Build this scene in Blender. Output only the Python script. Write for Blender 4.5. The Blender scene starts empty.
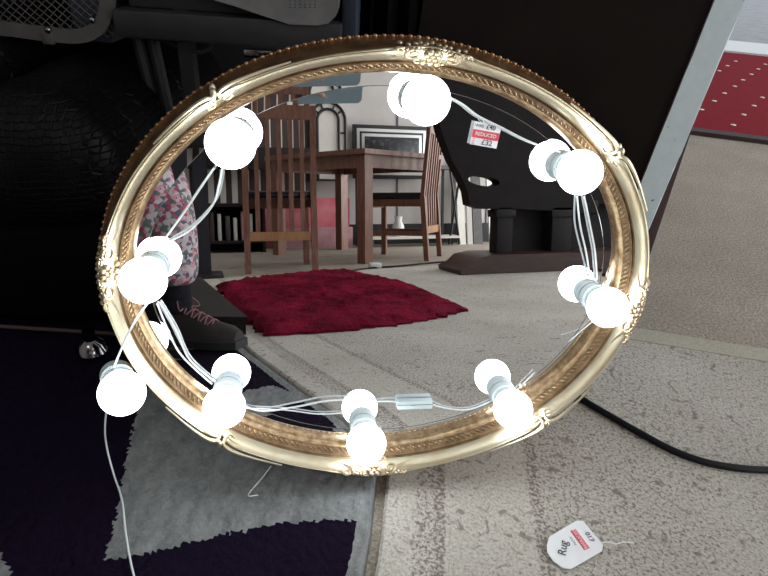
import bpy, bmesh, math, random
import numpy as np
from mathutils import Vector, Matrix, noise
random.seed(7)
PI = math.pi
C = bpy.context.scene.collection
# ------------------------------------------------------------------ camera calibration
FP = 590.0                      # focal length in pixels of the 768x576 frame
DM = 0.72                       # distance of the camera from the glass plane
_F = np.array([297-384, 68-288, FP]); _F /= np.linalg.norm(_F)
_t = math.atan(88/FP); _r = np.array([0, -math.cos(_t), -math.sin(_t)])
_up = _r - 2*(_r @ _F)*_F
_Y = np.array([0, 0, 1.0]) - _up[2]*_up; _Y /= np.linalg.norm(_Y)
_X = np.cross(_Y, _up)
if _X[0] < 0: _X = -_X
R = np.array([_X, _Y, _up])
_D = np.array([370-384, 474-288, FP]); _D = _D/(_D @ _F)*DM
H = -(_D @ _up)-.0165
CAM = np.array([0, 0, H]); n = R @ (-_F)
bb = np.array([0, 0, 1.0]) - n[2]*n; bb /= np.linalg.norm(bb)
aa = np.cross(bb, n); aa = aa if aa[0] > 0 else -aa
def ray(u, v):
    q = R @ np.array([u-384, v-288, FP]); return q/np.linalg.norm(q)
def mplane(u, v, h=0):
    D = ray(u, v); return CAM + D*((DM-h)/(D @ (-n)))
def fl(u, v, z=0):
    D = ray(u, v); return CAM + D*((z-H)/D[2])
def aty(u, v, y):
    D = ray(u, v); return CAM + D*(y/D[1])
def refl(u, v):
    D = ray(u, v); return D - 2*(D @ n)*n, mplane(u, v)
def rfl(u, v, z=0):
    D, P = refl(u, v); return P + D*((z-P[2])/D[2])
def ry(u, v, y):
    D, P = refl(u, v); return P + D*((y-P[1])/D[1])
GC = np.array([.111, -.2507])   # glass centre in the glass plane
GA, GB = .3130, .2492           # glass semi-axes
O0 = CAM - DM*n
def W(x, y, h=0):               # glass-plane coordinates (relative to glass centre) -> world
    return Vector(O0 + aa*(x+GC[0]) + bb*(y+GC[1]) + n*h)
def wloc(u, v, h=0):            # pixel -> glass-plane coordinates relative to glass centre
    q = mplane(u, v, h) - O0; return q @ aa - GC[0], q @ bb - GC[1]
# ------------------------------------------------------------------ materials
def mat(name, col, rough=.6, metal=0, emit=None, es=0, **k):
    m = bpy.data.materials.new(name); m.use_nodes = True
    b = m.node_tree.nodes['Principled BSDF']
    b.inputs['Base Color'].default_value = (*col, 1); b.inputs['Roughness'].default_value = rough
    b.inputs['Metallic'].default_value = metal
    if emit: b.inputs['Emission Color'].default_value = (*emit, 1); b.inputs['Emission Strength'].default_value = es
    for kk, vv in k.items(): b.inputs[kk.replace('_', ' ')].default_value = vv
    if rough > .84: b.inputs['Specular IOR Level'].default_value = .08
    return m
def N(m, t, **k):
    nd = m.node_tree.nodes.new(t)
    for a, v in k.items():
        if a in nd.inputs: nd.inputs[a].default_value = v
        else: setattr(nd, a, v)
    return nd
def L(m, a, b): m.node_tree.links.new(a, b)
def ramp(m, fac, stops, interp='LINEAR'):
    r = N(m, 'ShaderNodeValToRGB'); r.color_ramp.interpolation = interp
    e = r.color_ramp.elements
    while len(e) < len(stops): e.new(.5)
    for i, (p, c) in enumerate(stops): e[i].position = p; e[i].color = (*c, 1)
    L(m, fac, r.inputs[0]); return r.outputs[0]
def coords(m, kind='Object', scale=(1, 1, 1), rot=(0, 0, 0)):
    tc = N(m, 'ShaderNodeTexCoord'); mp = N(m, 'ShaderNodeMapping')
    mp.inputs['Scale'].default_value = scale; mp.inputs['Rotation'].default_value = rot
    L(m, tc.outputs[kind], mp.inputs[0]); return mp.outputs[0]
def ntex(m, vec, s, detail=4, rough=.6, out=0):
    t = N(m, 'ShaderNodeTexNoise'); t.inputs['Scale'].default_value = s; t.inputs['Detail'].default_value = detail
    t.inputs['Roughness'].default_value = rough; L(m, vec, t.inputs['Vector']); return t.outputs[out]
def bump(m, h, st=.3, dist=.01):
    b = N(m, 'ShaderNodeBump'); b.inputs['Strength'].default_value = st; b.inputs['Distance'].default_value = dist
    L(m, h, b.inputs['Height']); L(m, b.outputs[0], m.node_tree.nodes['Principled BSDF'].inputs['Normal'])
def P(m): return m.node_tree.nodes['Principled BSDF']
def mix(m, f, a, b, mode='MIX'):
    x = N(m, 'ShaderNodeMix', data_type='RGBA', blend_type=mode)
    for s, i in ((f, 0), (a, 6), (b, 7)):
        if isinstance(s, (int, float)): x.inputs[i].default_value = s
        elif isinstance(s, tuple): x.inputs[i].default_value = (*s, 1)
        else: L(m, s, x.inputs[i])
    return x.outputs[2]
def noisy(name, c1, c2, s, rough=.7, b=.2, metal=0, dist=.004, scale=(1, 1, 1), lo=.35, hi=.65, **k):
    m = mat(name, c1, rough, metal, **k); v = coords(m, 'Object', scale); t = ntex(m, v, s)
    L(m, ramp(m, t, [(lo, c1), (hi, c2)]), P(m).inputs['Base Color'])
    if b: bump(m, t, b, dist)
    return m
M = {}
M['gold'] = noisy('champagne gold leaf', (.69, .63, .47), (.56, .46, .29), 22, .36, .10, .92, .002, lo=.45, hi=.78)
M['goldshine'] = noisy('antique gold', (.66, .50, .31), (.34, .21, .11), 90, .36, .25, .95, .002)
M['leaf'] = noisy('worn copper gold', (.46, .33, .20), (.22, .14, .08), 90, .42, .25, .88, .002)
M['carve'] = noisy('carved pale gold', (.60, .52, .37), (.38, .29, .18), 60, .42, .3, .9, .002)
M['groove'] = noisy('tarnished gold groove', (.34, .23, .13), (.18, .12, .065), 60, .45, .2, .85, .002)
M['rim'] = noisy('bronzed gold', (.46, .27, .13), (.20, .10, .05), 45, .38, .3, .9, .002)
M['rimnotch'] = noisy('copper gold', (.62, .40, .22), (.4, .22, .12), 60, .4, .2, .9, .001)
M['mirror'] = mat('silvered glass', (.90, .91, .92), .0, 1.0)
M['silverline'] = mat('glass edge', (.25, .27, .28), .1, .8)
M['bulb'] = mat('lit globe', (1, 1, 1), .4, emit=(.93, .97, 1), es=7.5)
M['socket'] = mat('white socket plastic', (.62, .74, .78), .35)
M['wire'] = mat('white cable', (.68, .74, .76), .4)
M['black'] = mat('black cable', (.006, .006, .008), .5, Specular_IOR_Level=.2)
M['tag'] = noisy('white card', (.80, .82, .85), (.74, .76, .79), 40, .6, 0)
M['ink'] = mat('ink', (.03, .035, .05), .6)
M['redink'] = mat('red print', (.62, .06, .09), .6)
M['wood'] = noisy('brown stained wood', (.27, .125, .078), (.17, .07, .045), 9, .42, .05, scale=(8, 8, 1))
M['woodlight'] = noisy('honey wood', (.46, .24, .10), (.34, .16, .07), 9, .4, .05, scale=(8, 8, 1))
M['wooddark'] = noisy('dark walnut', (.012, .007, .006), (.007, .005, .005), 12, .8, .1, scale=(1, 1, 6))
M['woodred'] = noisy('reddish dark wood', (.060, .026, .018), (.028, .012, .010), 10, .45, .1, scale=(1, 1, 6))
M['seat'] = mat('black vinyl seat', (.012, .012, .02), .25)
M['blackmetal'] = mat('black metal', (.012, .012, .014), .5, .0)
M['board'] = noisy('dark brown laminate', (.009, .007, .0065), (.014, .010, .009), 12, .62, .05, Specular_IOR_Level=.16)
M['strip'] = noisy('worn blue grey paint', (.44, .52, .57), (.38, .46, .51), 30, .6, .15)
sm = M['strip']; v = coords(sm); t = ntex(sm, v, 60, 2); L(sm, ramp(sm, t, [(.27, (.08, .06, .05)), (.31, (.42, .50, .54)), (.8, (.48, .56, .60))]), P(sm).inputs['Base Color'])
M['maroon'] = noisy('dark maroon board', (.030, .006, .008), (.018, .005, .007), 15, .7, .1)
M['darkgrey'] = noisy('dark grey plastic', (.014, .0145, .017), (.019, .020, .023), 30, .55, .05)
M['midgrey'] = noisy('mid grey plastic', (.17, .168, .168), (.13, .13, .135), 30, .45, .05)
M['bluegrey'] = mat('blue grey plastic', (.045, .06, .085), .5)
M['grill'] = noisy('grey enamel', (.10, .095, .095), (.07, .068, .068), 20, .5, .05)
M['wallb'] = noisy('pale grey wall paint', (.60, .575, .55), (.52, .495, .475), 3, .8, .05)
M['walld'] = noisy('dark partition', (.002, .002, .003), (.004, .004, .005), 4, .8, .05)
M['ceil'] = noisy('white ceiling', (.75, .75, .74), (.68, .68, .67), 4, .9, 0)
M['white'] = mat('white gloss', (.7, .71, .70), .4)
M['pale'] = noisy('cream paint', (.78, .76, .70), (.70, .67, .61), 6, .6, 0)
M['brown'] = mat('brown fabric', (.07, .045, .04), .8)
M['pink'] = noisy('pink painted canvas', (.62, .10, .14), (.72, .26, .30), 4, .6, 0)
M['pink2'] = noisy('mauve painted canvas', (.45, .20, .24), (.60, .36, .38), 5, .6, 0)
M['print'] = noisy('dark photograph', (.010, .010, .013), (.10, .11, .12), 22, .3, 0, lo=.5, hi=.75)
M['silver'] = mat('silver mount', (.62, .62, .62), .35, .6)
M['phone'] = mat('blue grey phone back', (.22, .30, .34), .4, .1)
M['skin'] = noisy('skin', (.55, .33, .24), (.50, .29, .21), 10, .5, 0)
M['hair'] = noisy('brown hair', (.06, .035, .02), (.03, .018, .01), 60, .6, .3, scale=(1, 1, .1))
M['knit'] = noisy('black knit', (.012, .012, .016), (.02, .02, .025), 60, .9, .3)
M['shoe'] = noisy('dark brown suede', (.035, .024, .024), (.020, .015, .016), 25, .8, .2)
M['lace'] = mat('grey pink laces', (.22, .10, .11), .8)
M['sole'] = mat('dark rubber', (.012, .012, .014), .7)
M['chrome'] = mat('dark chrome', (.25, .25, .26), .12, 1)
M['steel'] = mat('brushed aluminium threshold', (.62, .63, .62), .4, .5)
M['paving'] = noisy('pale paving', (.36, .36, .37), (.29, .29, .30), 8, .8, .1)
# floral leggings
m = mat('floral fabric', (.5, .4, .4), .8); v = coords(m)
vo = N(m, 'ShaderNodeTexVoronoi'); vo.inputs['Scale'].default_value = 105; L(m, v, vo.inputs['Vector'])
sp = N(m, 'ShaderNodeSeparateColor'); L(m, vo.outputs['Color'], sp.inputs[0])
L(m, ramp(m, sp.outputs[0], [(0, (.10, .10, .14)), (.22, (.50, .45, .48)), (.42, (.42, .07, .13)), (.58, (.55, .50, .52)), (.72, (.14, .18, .16)), (.85, (.55, .28, .32))], 'CONSTANT'), P(m).inputs['Base Color']); M['floral'] = m
# crocodile-embossed leather
m = mat('black crocodile embossed leather', (.0022, .0022, .0026), .42, Specular_IOR_Level=.16); v = coords(m, 'Generated', (26, 12, 26))
vo = N(m, 'ShaderNodeTexVoronoi', feature='DISTANCE_TO_EDGE'); vo.inputs['Scale'].default_value = 1; vo.inputs['Randomness'].default_value = .35; L(m, v, vo.inputs['Vector'])
mr = N(m, 'ShaderNodeMapRange'); mr.inputs[2].default_value = .12; L(m, vo.outputs[0], mr.inputs[0]); bump(m, mr.outputs[0], .5, .004); M['croc'] = m
M['leather'] = noisy('black leather', (.0016, .0016, .0024), (.003, .003, .004), 20, .7, .1, Specular_IOR_Level=.06)
# carpets
m = noisy('greige loop carpet', (.27, .24, .205), (.17, .148, .125), 210, .95, .6, dist=.006)
v = coords(m); big = ntex(m, v, 5, 3); fine = ntex(m, v, 170, 5, .75)
L(m, mix(m, 1.0, ramp(m, fine, [(.32, (.20, .175, .15)), (.68, (.57, .52, .45))]), ramp(m, big, [(.3, (.85, .84, .82)), (.7, (1, 1, 1))]), 'MULTIPLY'), P(m).inputs['Base Color']); M['floor'] = m
m = mat('purple pile', (.02, .012, .035), .95); v = coords(m); t = ntex(m, v, 260, 5, .8)
L(m, ramp(m, t, [(.3, (.004, .002, .008)), (.7, (.013, .007, .024))]), P(m).inputs['Base Color']); bump(m, t, .7, .006); M['purple'] = m
m = mat('silver grey pile', (.3, .32, .32), .95); v = coords(m, 'Object', (1, 1, 1)); t = ntex(m, v, 190, 6, .8); t2 = ntex(m, coords(m, 'Object', (1, .45, 1), (0, 0, .5)), 55, 3)
L(m, mix(m, .5, ramp(m, t, [(.3, (.13, .14, .145)), (.7, (.36, .38, .385))]), ramp(m, t2, [(.35, (.16, .17, .175)), (.65, (.34, .36, .365))])), P(m).inputs['Base Color']); bump(m, t, .8, .006); M['greypile'] = m
m = mat('crimson shag', (.3, .01, .03), .9); v = coords(m); t = ntex(m, v, 60, 5, .7); t2 = ntex(m, v, 6, 3)
L(m, mix(m, .6, ramp(m, t, [(.3, (.07, .002, .008)), (.7, (.32, .010, .045))]), ramp(m, t2, [(.35, (.07, .002, .010)), (.65, (.34, .012, .05))])), P(m).inputs['Base Color']); bump(m, t, 1, .02); M['crimson'] = m
m = noisy('red entrance matting', (.24, .014, .024), (.18, .010, .018), 120, .9, .3, dist=.004); M['mat'] = m
# cream oriental rug : object x = distance from its left edge, y along
m = mat('cream oriental rug pile', (.4, .38, .34), .95); v = coords(m, 'UV')
sx = N(m, 'ShaderNodeSeparateXYZ'); L(m, v, sx.inputs[0])
fine = ntex(m, v, 215, 6, .85); spk = ntex(m, v, 205, 4, .7); mot = ntex(m, v, 24, 3, .6); soft = ntex(m, v, 3.2, 3)
base = ramp(m, fine, [(.31, (.18, .16, .14)), (.40, (.42, .395, .355)), (.50, (.60, .58, .53)), (.63, (.76, .74, .69))])
wob = N(m, 'ShaderNodeMath', operation='MULTIPLY_ADD'); L(m, mot, wob.inputs[0]); wob.inputs[1].default_value = .010; L(m, sx.outputs[0], wob.inputs[2])
sc_ = N(m, 'ShaderNodeMath', operation='MULTIPLY'); L(m, wob.outputs[0], sc_.inputs[0]); sc_.inputs[1].default_value = 2.0
def g_(x): return (x, x, x)
band = ramp(m, sc_.outputs[0], [(0, g_(.0)), (.088, g_(.05)), (.10, g_(.66)), (.150, g_(.72)), (.158, g_(.95)), (.176, g_(.95)), (.184, g_(.08)), (.41, g_(.1)), (.43, g_(.9)), (.450, g_(.9)), (.46, g_(.55)), (.80, g_(.50)), (1, g_(.36))])
# fleck coverage : threshold slides with the band value
sub = N(m, 'ShaderNodeMath', operation='MULTIPLY_ADD'); L(m, band, sub.inputs[0]); sub.inputs[1].default_value = .16; L(m, spk, sub.inputs[2])
flk = ramp(m, sub.outputs[0], [(.60, (0, 0, 0)), (.68, (.85, .85, .85))])
c1 = mix(m, flk, base, (.20, .160, .145))
vo = N(m, 'ShaderNodeTexVoronoi'); vo.inputs['Scale'].default_value = 15; L(m, mix(m, .03, v, ntex(m, v, 26, 2, .5, 1)), vo.inputs['Vector'])
ring = ramp(m, vo.outputs['Distance'], [(.0, (1, 1, 1)), (.06, (.9,)*3), (.08, (.0,)*3), (.22, (0,)*3), (.25, (1,)*3), (.30, (1,)*3), (.33, (0,)*3), (.48, (0,)*3), (.50, (1,)*3), (.54, (0,)*3)])
mk = N(m, 'ShaderNodeMath', operation='MULTIPLY'); L(m, ring, mk.inputs[0]); L(m, ramp(m, ntex(m, v, 60, 2), [(.49, (0, 0, 0)), (.57, (.7, .7, .7))]), mk.inputs[1])
c2 = mix(m, mk.outputs[0], c1, (.21, .17, .155))
c4 = mix(m, 1.0, c2, ramp(m, soft, [(.3, (.80, .785, .76)), (.7, (1, 1, 1))]), 'MULTIPLY')
L(m, c4, P(m).inputs['Base Color']); bump(m, fine, .7, .005); M['cream'] = m
M['rugedge'] = noisy('olive cream rug border', (.48, .46, .38), (.38, .365, .31), 200, .95, .4, dist=.004)
# ------------------------------------------------------------------ object helpers
def wpos(p):
    q = Vector((0, 0, 0))
    while p: q += p.location; p = p.parent
    return q
def link(name, me, m, parent=None, world=False, smooth=True):
    if m is not None:
        for x in (m if isinstance(m, (list, tuple)) else [m]): me.materials.append(x)
    o = bpy.data.objects.new(name, me); C.objects.link(o)
    if parent:
        o.parent = parent
        if world: me.transform(Matrix.Translation(-wpos(parent)))
    if smooth: me.shade_smooth() if hasattr(me, 'shade_smooth') else None
    return o
def obj(name, bm, m, parent=None, world=True, smooth=True, angle=40):
    me = bpy.data.meshes.new(name)
    bmesh.ops.recalc_face_normals(bm, faces=bm.faces)
    if smooth:
        for f_ in bm.faces: f_.smooth = True
        lim = math.radians(angle)
        for e in bm.edges:
            if len(e.link_faces) == 2 and e.calc_face_angle(0) > lim: e.smooth = False
    bm.to_mesh(me); bm.free()
    return link(name, me, m, parent, world, False)
def thing(name, label, cat, loc=(0, 0, 0), group=None):
    o = bpy.data.objects.new(name, None); C.objects.link(o); o.empty_display_size = .05
    o.location = loc; return tag(o, label, cat, group)
def tag(o, label=None, cat=None, group=None, kind=None):
    if label: o['label'] = label
    if cat: o['category'] = cat
    if group: o['group'] = group
    if kind: o['kind'] = kind
    return o
def rebase(o):                       # put a top-level mesh's origin at its own base
    vs = [v.co for v in o.data.vertices]
    c = Vector((sum(v.x for v in vs)/len(vs), sum(v.y for v in vs)/len(vs), min(v.z for v in vs)))
    o.data.transform(Matrix.Translation(-c)); o.location = c; return o
def struct(name, bm, m, **k): return tag(obj(name, bm, m, **k), kind='structure')
def box(bm, x0, x1, y0, y1, z0, z1, bev=0, M4=None):
    b2 = bmesh.new(); bmesh.ops.create_cube(b2, size=1)
    for v in b2.verts: v.co = Vector(((x0+x1)/2+v.co.x*(x1-x0), (y0+y1)/2+v.co.y*(y1-y0), (z0+z1)/2+v.co.z*(z1-z0)))
    if bev: bmesh.ops.bevel(b2, geom=b2.edges[:], offset=bev, segments=2, affect='EDGES', profile=.5)
    if M4 is not None: bmesh.ops.transform(b2, matrix=M4, verts=b2.verts)
    me = bpy.data.meshes.new('t'); b2.to_mesh(me); b2.free(); bm.from_mesh(me); bpy.data.meshes.remove(me); return bm
def bx(*a, **k): return box(bmesh.new(), *a, **k)
def hexa(bm, pts):                   # 8 corner points: bottom 4, top 4
    vs = [bm.verts.new(Vector(p)) for p in pts]
    for q in ((0, 3, 2, 1), (4, 5, 6, 7), (0, 1, 5, 4), (1, 2, 6, 5), (2, 3, 7, 6), (3, 0, 4, 7)): bm.faces.new([vs[i] for i in q])
    return bm
def spline(pts, k=6):
    p = [Vector(q) for q in pts]
    if len(p) < 3: return p
    out = []
    for i in range(len(p)-1):
        a, b, c, d = p[max(i-1, 0)], p[i], p[i+1], p[min(i+2, len(p)-1)]
        for j in range(k):
            t = j/k
            out.append(.5*((2*b)+(c-a)*t+(2*a-5*b+4*c-d)*t*t+(3*b-a-3*c+d)*t**3))
    return out+[p[-1]]
def tube(bm, pts, r, seg=8, k=6, caps=True, taper=None):
    p = spline(pts, k) if k else [Vector(q) for q in pts]
    rings = []; ref = None
    for i, q in enumerate(p):
        d = (p[min(i+1, len(p)-1)]-p[max(i-1, 0)]).normalized()
        if ref is None: ref = d.orthogonal().normalized()
        ref = (ref-d*ref.dot(d)).normalized(); s = d.cross(ref)
        rr = r if taper is None else r*taper(i/(len(p)-1))
        rings.append([bm.verts.new(q+(ref*math.cos(2*PI*j/seg)+s*math.sin(2*PI*j/seg))*rr) for j in range(seg)])
    for A, B in zip(rings, rings[1:]):
        for j in range(seg): bm.faces.new((A[j], A[(j+1) % seg], B[(j+1) % seg], B[j]))
    if caps: bm.faces.new(rings[0]); bm.faces.new(rings[-1][::-1])
    return bm
def lathe(bm, prof, seg=32, M4=None):
    rings = []
    for r, z in prof:
        rings.append([bm.verts.new(Vector((r*math.cos(2*PI*j/seg), r*math.sin(2*PI*j/seg), z))) for j in range(seg)] if r > 1e-6 else [bm.verts.new((0, 0, z))])
    for A, B in zip(rings, rings[1:]):
        for j in range(seg):
            if len(A) == 1: bm.faces.new((A[0], B[j], B[(j+1) % seg]))
            elif len(B) == 1: bm.faces.new((A[j], A[(j+1) % seg], B[0]))
            else: bm.faces.new((A[j], A[(j+1) % seg], B[(j+1) % seg], B[j]))
    if M4 is not None: bmesh.ops.transform(bm, matrix=M4, verts=bm.verts)
    return bm
def blob(bm, c, s, M3=None, seg=10):
    r = bmesh.ops.create_uvsphere(bm, u_segments=seg, v_segments=max(6, seg*2//3), radius=1)
    for v in r['verts']:
        q = Vector((v.co.x*s[0], v.co.y*s[1], v.co.z*s[2]))
        if M3 is not None: q = M3 @ q
        v.co = Vector(c)+q
    return bm
def prism(bm, poly, d0, d1, f_):     # polygon (s,t) extruded between depth d0 and d1 ; f_(s,t,d) -> world
    A = [bm.verts.new(f_(s, t, d0)) for s, t in poly]; B = [bm.verts.new(f_(s, t, d1)) for s, t in poly]
    fa = bm.faces.new(A); fb = bm.faces.new(B[::-1]); k = len(poly)
    for i in range(k): bm.faces.new((A[i], B[i], B[(i+1) % k], A[(i+1) % k]))
    bmesh.ops.triangulate(bm, faces=[fa, fb]); return bm
def text(name, s, size, m, parent, origin, ex, ey, off=.0006, thick=.0):
    cu = bpy.data.curves.new('t', 'FONT'); cu.body = s; cu.size = size; cu.align_x = 'CENTER'; cu.align_y = 'CENTER'; cu.offset = thick
    o = bpy.data.objects.new('t', cu); C.objects.link(o)
    dg = bpy.context.evaluated_depsgraph_get(); me = bpy.data.meshes.new_from_object(o.evaluated_get(dg))
    bpy.data.objects.remove(o)
    ex = Vector(ex).normalized(); ey = Vector(ey); ey = (ey-ex*ey.dot(ex)).normalized(); ez = ex.cross(ey)
    if me.vertices:
        for v in me.vertices: v.co = Vector(origin)+ex*v.co.x+ey*v.co.y+ez*off
    me.materials.clear()
    return link(name, me, m, parent, True, False)
def inpoly(x, y, poly):
    c = False; j = len(poly)-1
    for i in range(len(poly)):
        xi, yi = poly[i][0], poly[i][1]; xj, yj = poly[j][0], poly[j][1]
        if (yi > y) != (yj > y) and x < (xj-xi)*(y-yi)/(yj-yi)+xi: c = not c
        j = i
    return c
# ------------------------------------------------------------------ SETTING
FZ = -.012
struct('floor', bx(-3.2, 4.6, -3.75, 6.6, FZ-.05, FZ), M['floor'])
struct('wall_back', bx(-3.2, 4.6, -3.85, -3.75, FZ, 2.6), M['wallb'])
struct('wall_left', bx(-3.3, -3.2, -3.75, 5.0, FZ, 2.6), M['wallb'])
struct('wall_front', bx(-3.2, .78, 1.98, 2.08, FZ, 2.6), M['walld'])
struct('ceiling', bx(-3.3, 4.6, -3.85, 5.2, 2.6, 2.7), M['ceil'])
struct('baseboard_back', bx(-3.2, 4.6, -3.75, -3.725, FZ, .17), M['blackmetal'])
bm = bmesh.new()
for i in range(9): box(bm, -3.0+i*.9, -2.985+i*.9, -3.75, -3.744, .17, 2.6)
struct('trim_1', bm, M['grill'])
for i, (x, y) in enumerate(((-1.2, -1.6), (1.6, -1.6), (2.2, 1.2))):  # unseen glowing ceiling panels, added to brighten the room and the gold frame
    t = thing('added_ceiling_light', 'unseen rectangular white ceiling panel added to brighten the room, %s' % ('above the left of the shop', 'above the dining table end of the shop', 'nearest the red entrance mat')[i], 'ceiling light', (x, y, 2.54))
    obj('housing', bx(x-.62, x+.62, y-.17, y+.17, 2.57, 2.6, bev=.005), M['white'], t)
    obj('diffuser', bx(x-.6, x+.6, y-.15, y+.15, 2.545, 2.57, bev=.004), mat('diffuser', (1, 1, 1), .5, emit=(1, .98, .95), es=5), t)
# entrance: red mat, metal threshold and paving at upper right
mA, mB = fl(690, 130), fl(768, 140)
ed = Vector((mB-mA)).normalized(); pn = Vector((-ed.y, ed.x, 0))
def matp(s, t, z): return Vector(mA)+ed*s+pn*t+Vector((0, 0, z))
def slab(poly, z0, z1):
    bm = bmesh.new(); return prism(bm, poly, z0, z1, lambda s, t, d: Vector((s, t, d)))
q = [matp(s, t, 0) for s, t in ((-.12, 0), (2.2, 0), (2.2, 2.35), (-.12, 2.35))]
t_mat = thing('entrance_mat', 'red entrance mat with rows of small white dots by the doorway', 'mat', matp(.6, .8, FZ))
bm = slab([(p.x, p.y) for p in q], FZ, 0)
for i in range(9):
    for j in range(11):
        s, tt = .02+j*.185+(i % 2)*.09, .18+i*.225
        k0 = len(bm.faces); blob(bm, matp(s, tt, .001), (.0125, .0125, .003), seg=8); bm.faces.ensure_lookup_table()
        for f_ in bm.faces[k0:]: f_.material_index = 1
obj('matting', bm, [M['mat'], M['white']], t_mat)
bm = bmesh.new(); prism(bm, [(-.12, -.03), (2.2, -.03), (2.2, .03), (-.12, .03)], FZ, .006, lambda s, t_, d: matp(s, t_, d)); obj('edging', bm, M['maroon'], t_mat)
bm = bmesh.new(); prism(bm, [(-.6, 2.36), (2.6, 2.36), (2.6, 2.95), (-.6, 2.95)], FZ, .012, lambda s, t_, d: matp(s, t_, d))
struct('trim_2', bm, M['steel'])
bm = bmesh.new(); prism(bm, [(-.8, 2.96), (3.6, 2.96), (9, 26), (-9, 26)], FZ, .004, lambda s, t_, d: matp(s, t_, d))
struct('trim_3', bm, M['paving'])
# ------------------------------------------------------------------ RUGS
_a, _b, _c = fl(377, 478), fl(367, 576), rfl(247, 352)
_m = rfl(322, 421)
EY = [_c[1]-2.4, _c[1], _m[1]-.12, _b[1], _a[1], _a[1]+.7]; EX = [_c[0]-.40, _c[0], (_c[0]+_b[0])/2*.0+_b[0]-.022-(_b[1]-_m[1]+.12)*.11, _b[0], _a[0], _a[0]+.045]
_f = fl(641, 330); VMAX = _f[1]+.178*(_f[0]-.03)
def edge_x(y): return float(np.interp(y, EY, EX))
def edge_s(y): return sum(edge_x(y+k*.03) for k in (-2, -1, 0, 1, 2))/5
def rug_cream():
    bm = bmesh.new(); uvl = bm.loops.layers.uv.new('uv'); vmax = VMAX
    U = [0, .004]+[i*.05 for i in range(1, 40)]+[1.996, 2.0]; V = [-1.60, -1.596]+[-1.55+i*.05 for i in range(52)]+[vmax-.004, vmax]
    uv = {}
    def mk_(u, v, z):
        q = bm.verts.new((edge_s(v)+.0135+.984*u, v-.178*u, z)); uv[q] = (u, v); return q
    g = [[mk_(u, v, (-.004 if (u in (0, 2.0) or v in (V[0], V[-1])) else 0)+.0008*noise.noise((u*9, v*9, 0))) for u in U] for v in V]
    for i in range(len(V)-1):
        for j in range(len(U)-1): bm.faces.new((g[i][j], g[i][j+1], g[i+1][j+1], g[i+1][j]))
    ring = [g[0][j] for j in range(len(U))]+[g[i][-1] for i in range(1, len(V))]+[g[-1][j] for j in range(len(U)-2, -1, -1)]+[g[i][0] for i in range(len(V)-2, 0, -1)]
    low = []
    for v in ring: q = bm.verts.new((v.co.x, v.co.y, FZ)); uv[q] = uv[v]; low.append(q)
    for i in range(len(ring)): bm.faces.new((ring[i], low[i], low[(i+1) % len(ring)], ring[(i+1) % len(ring)]))
    for f_ in bm.faces:
        for l in f_.loops: l[uvl].uv = uv[l.vert]
        c = sum((uv[v][1] for v in f_.verts))/len(f_.verts)
    bmesh.ops.recalc_face_normals(bm, faces=bm.faces)
    me = bpy.data.meshes.new('patterned_rug'); bm.to_mesh(me); bm.free(); me.materials.append(M['cream'])
    o = bpy.data.objects.new('patterned_rug', me); C.objects.link(o)
    tag(o, 'cream oriental patterned rug with faded brown flecked motifs on the right of the floor', 'rug')
    x0 = edge_s(vmax)+.0135
    b = obj('border', hexa(bmesh.new(), [(x0, vmax-.045, -.003), (x0+1.968, vmax-.401, -.003), (x0+1.968, vmax-.356, -.003), (x0, vmax, -.003), (x0, vmax-.045, .0016), (x0+1.968, vmax-.401, .0016), (x0+1.968, vmax-.356, .0016), (x0, vmax, .0016)]), M['rugedge'], o)
    tag(b, 'plain olive cream edge band')
rug_cream()
# purple rug
px = lambda pts: [tuple(fl(*p)[:2]) for p in pts]
rx = lambda pts: [tuple(rfl(*p)[:2]) for p in pts]
G1 = px([(105, 563), (112, 535), (120, 500), (127, 460), (134, 425), (145, 392)])+[(-.30, .90), (.2, .90)]+px([(384, 478), (378, 520), (362, 522), (330, 521), (290, 524), (250, 530), (225, 535), (200, 541), (180, 546), (160, 551), (130, 558)])
G3 = rx([(240, 396), (246, 392), (273, 387), (308, 400), (304, 403), (283, 405), (258, 413), (240, 418)])
G4 = px([(-30, 540), (0, 556), (5, 562), (9, 570), (14, 590), (-30, 600)])
G5 = [(-.45, .02), (-.30, -.04), (-.24, .10), (-.42, .20)]
bm = bmesh.new(); st = .0042; nu, nv = int(1.06/st), int(1.04/st); grid = []
for i in range(nv+1):
    row = []; v_ = -.20+i*st; ex_ = edge_s(v_)
    for j in range(nu+1):
        qx, qy = ex_-.984*j*st, v_+.178*j*st
        z = .003+(random.random()-.5)*.003
        if i in (0, nv) or j in (0, nu): z = FZ
        row.append(bm.verts.new((qx+(0 if j == 0 else (random.random()-.5)*.0022), qy+(random.random()-.5)*.0022, z)))
    grid.append(row)
for i in range(nv):
    for j in range(nu):
        f_ = bm.faces.new((grid[i][j], grid[i+1][j], grid[i+1][j+1], grid[i][j+1])); c = f_.calc_center_median()
        cx_, cy_ = c.x+(random.random()-.5)*.004+.002*noise.noise(c*90), c.y+(random.random()-.5)*.004+.003*noise.noise(c*70)
        d_ = j*st; grey = d_ < .019 or any(inpoly(cx_, cy_, g) for g in (G1, G3, G4, G5))
        f_.material_index = 1 if grey else 0; f_.smooth = True
me = bpy.data.meshes.new('purple_rug'); bm.to_mesh(me); bm.free()
for x in (M['purple'], M['greypile']): me.materials.append(x)
o = bpy.data.objects.new('purple_rug', me); C.objects.link(o); tag(o, 'dark purple pile rug with silver grey swoosh shapes on the left of the floor', 'rug')
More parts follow.
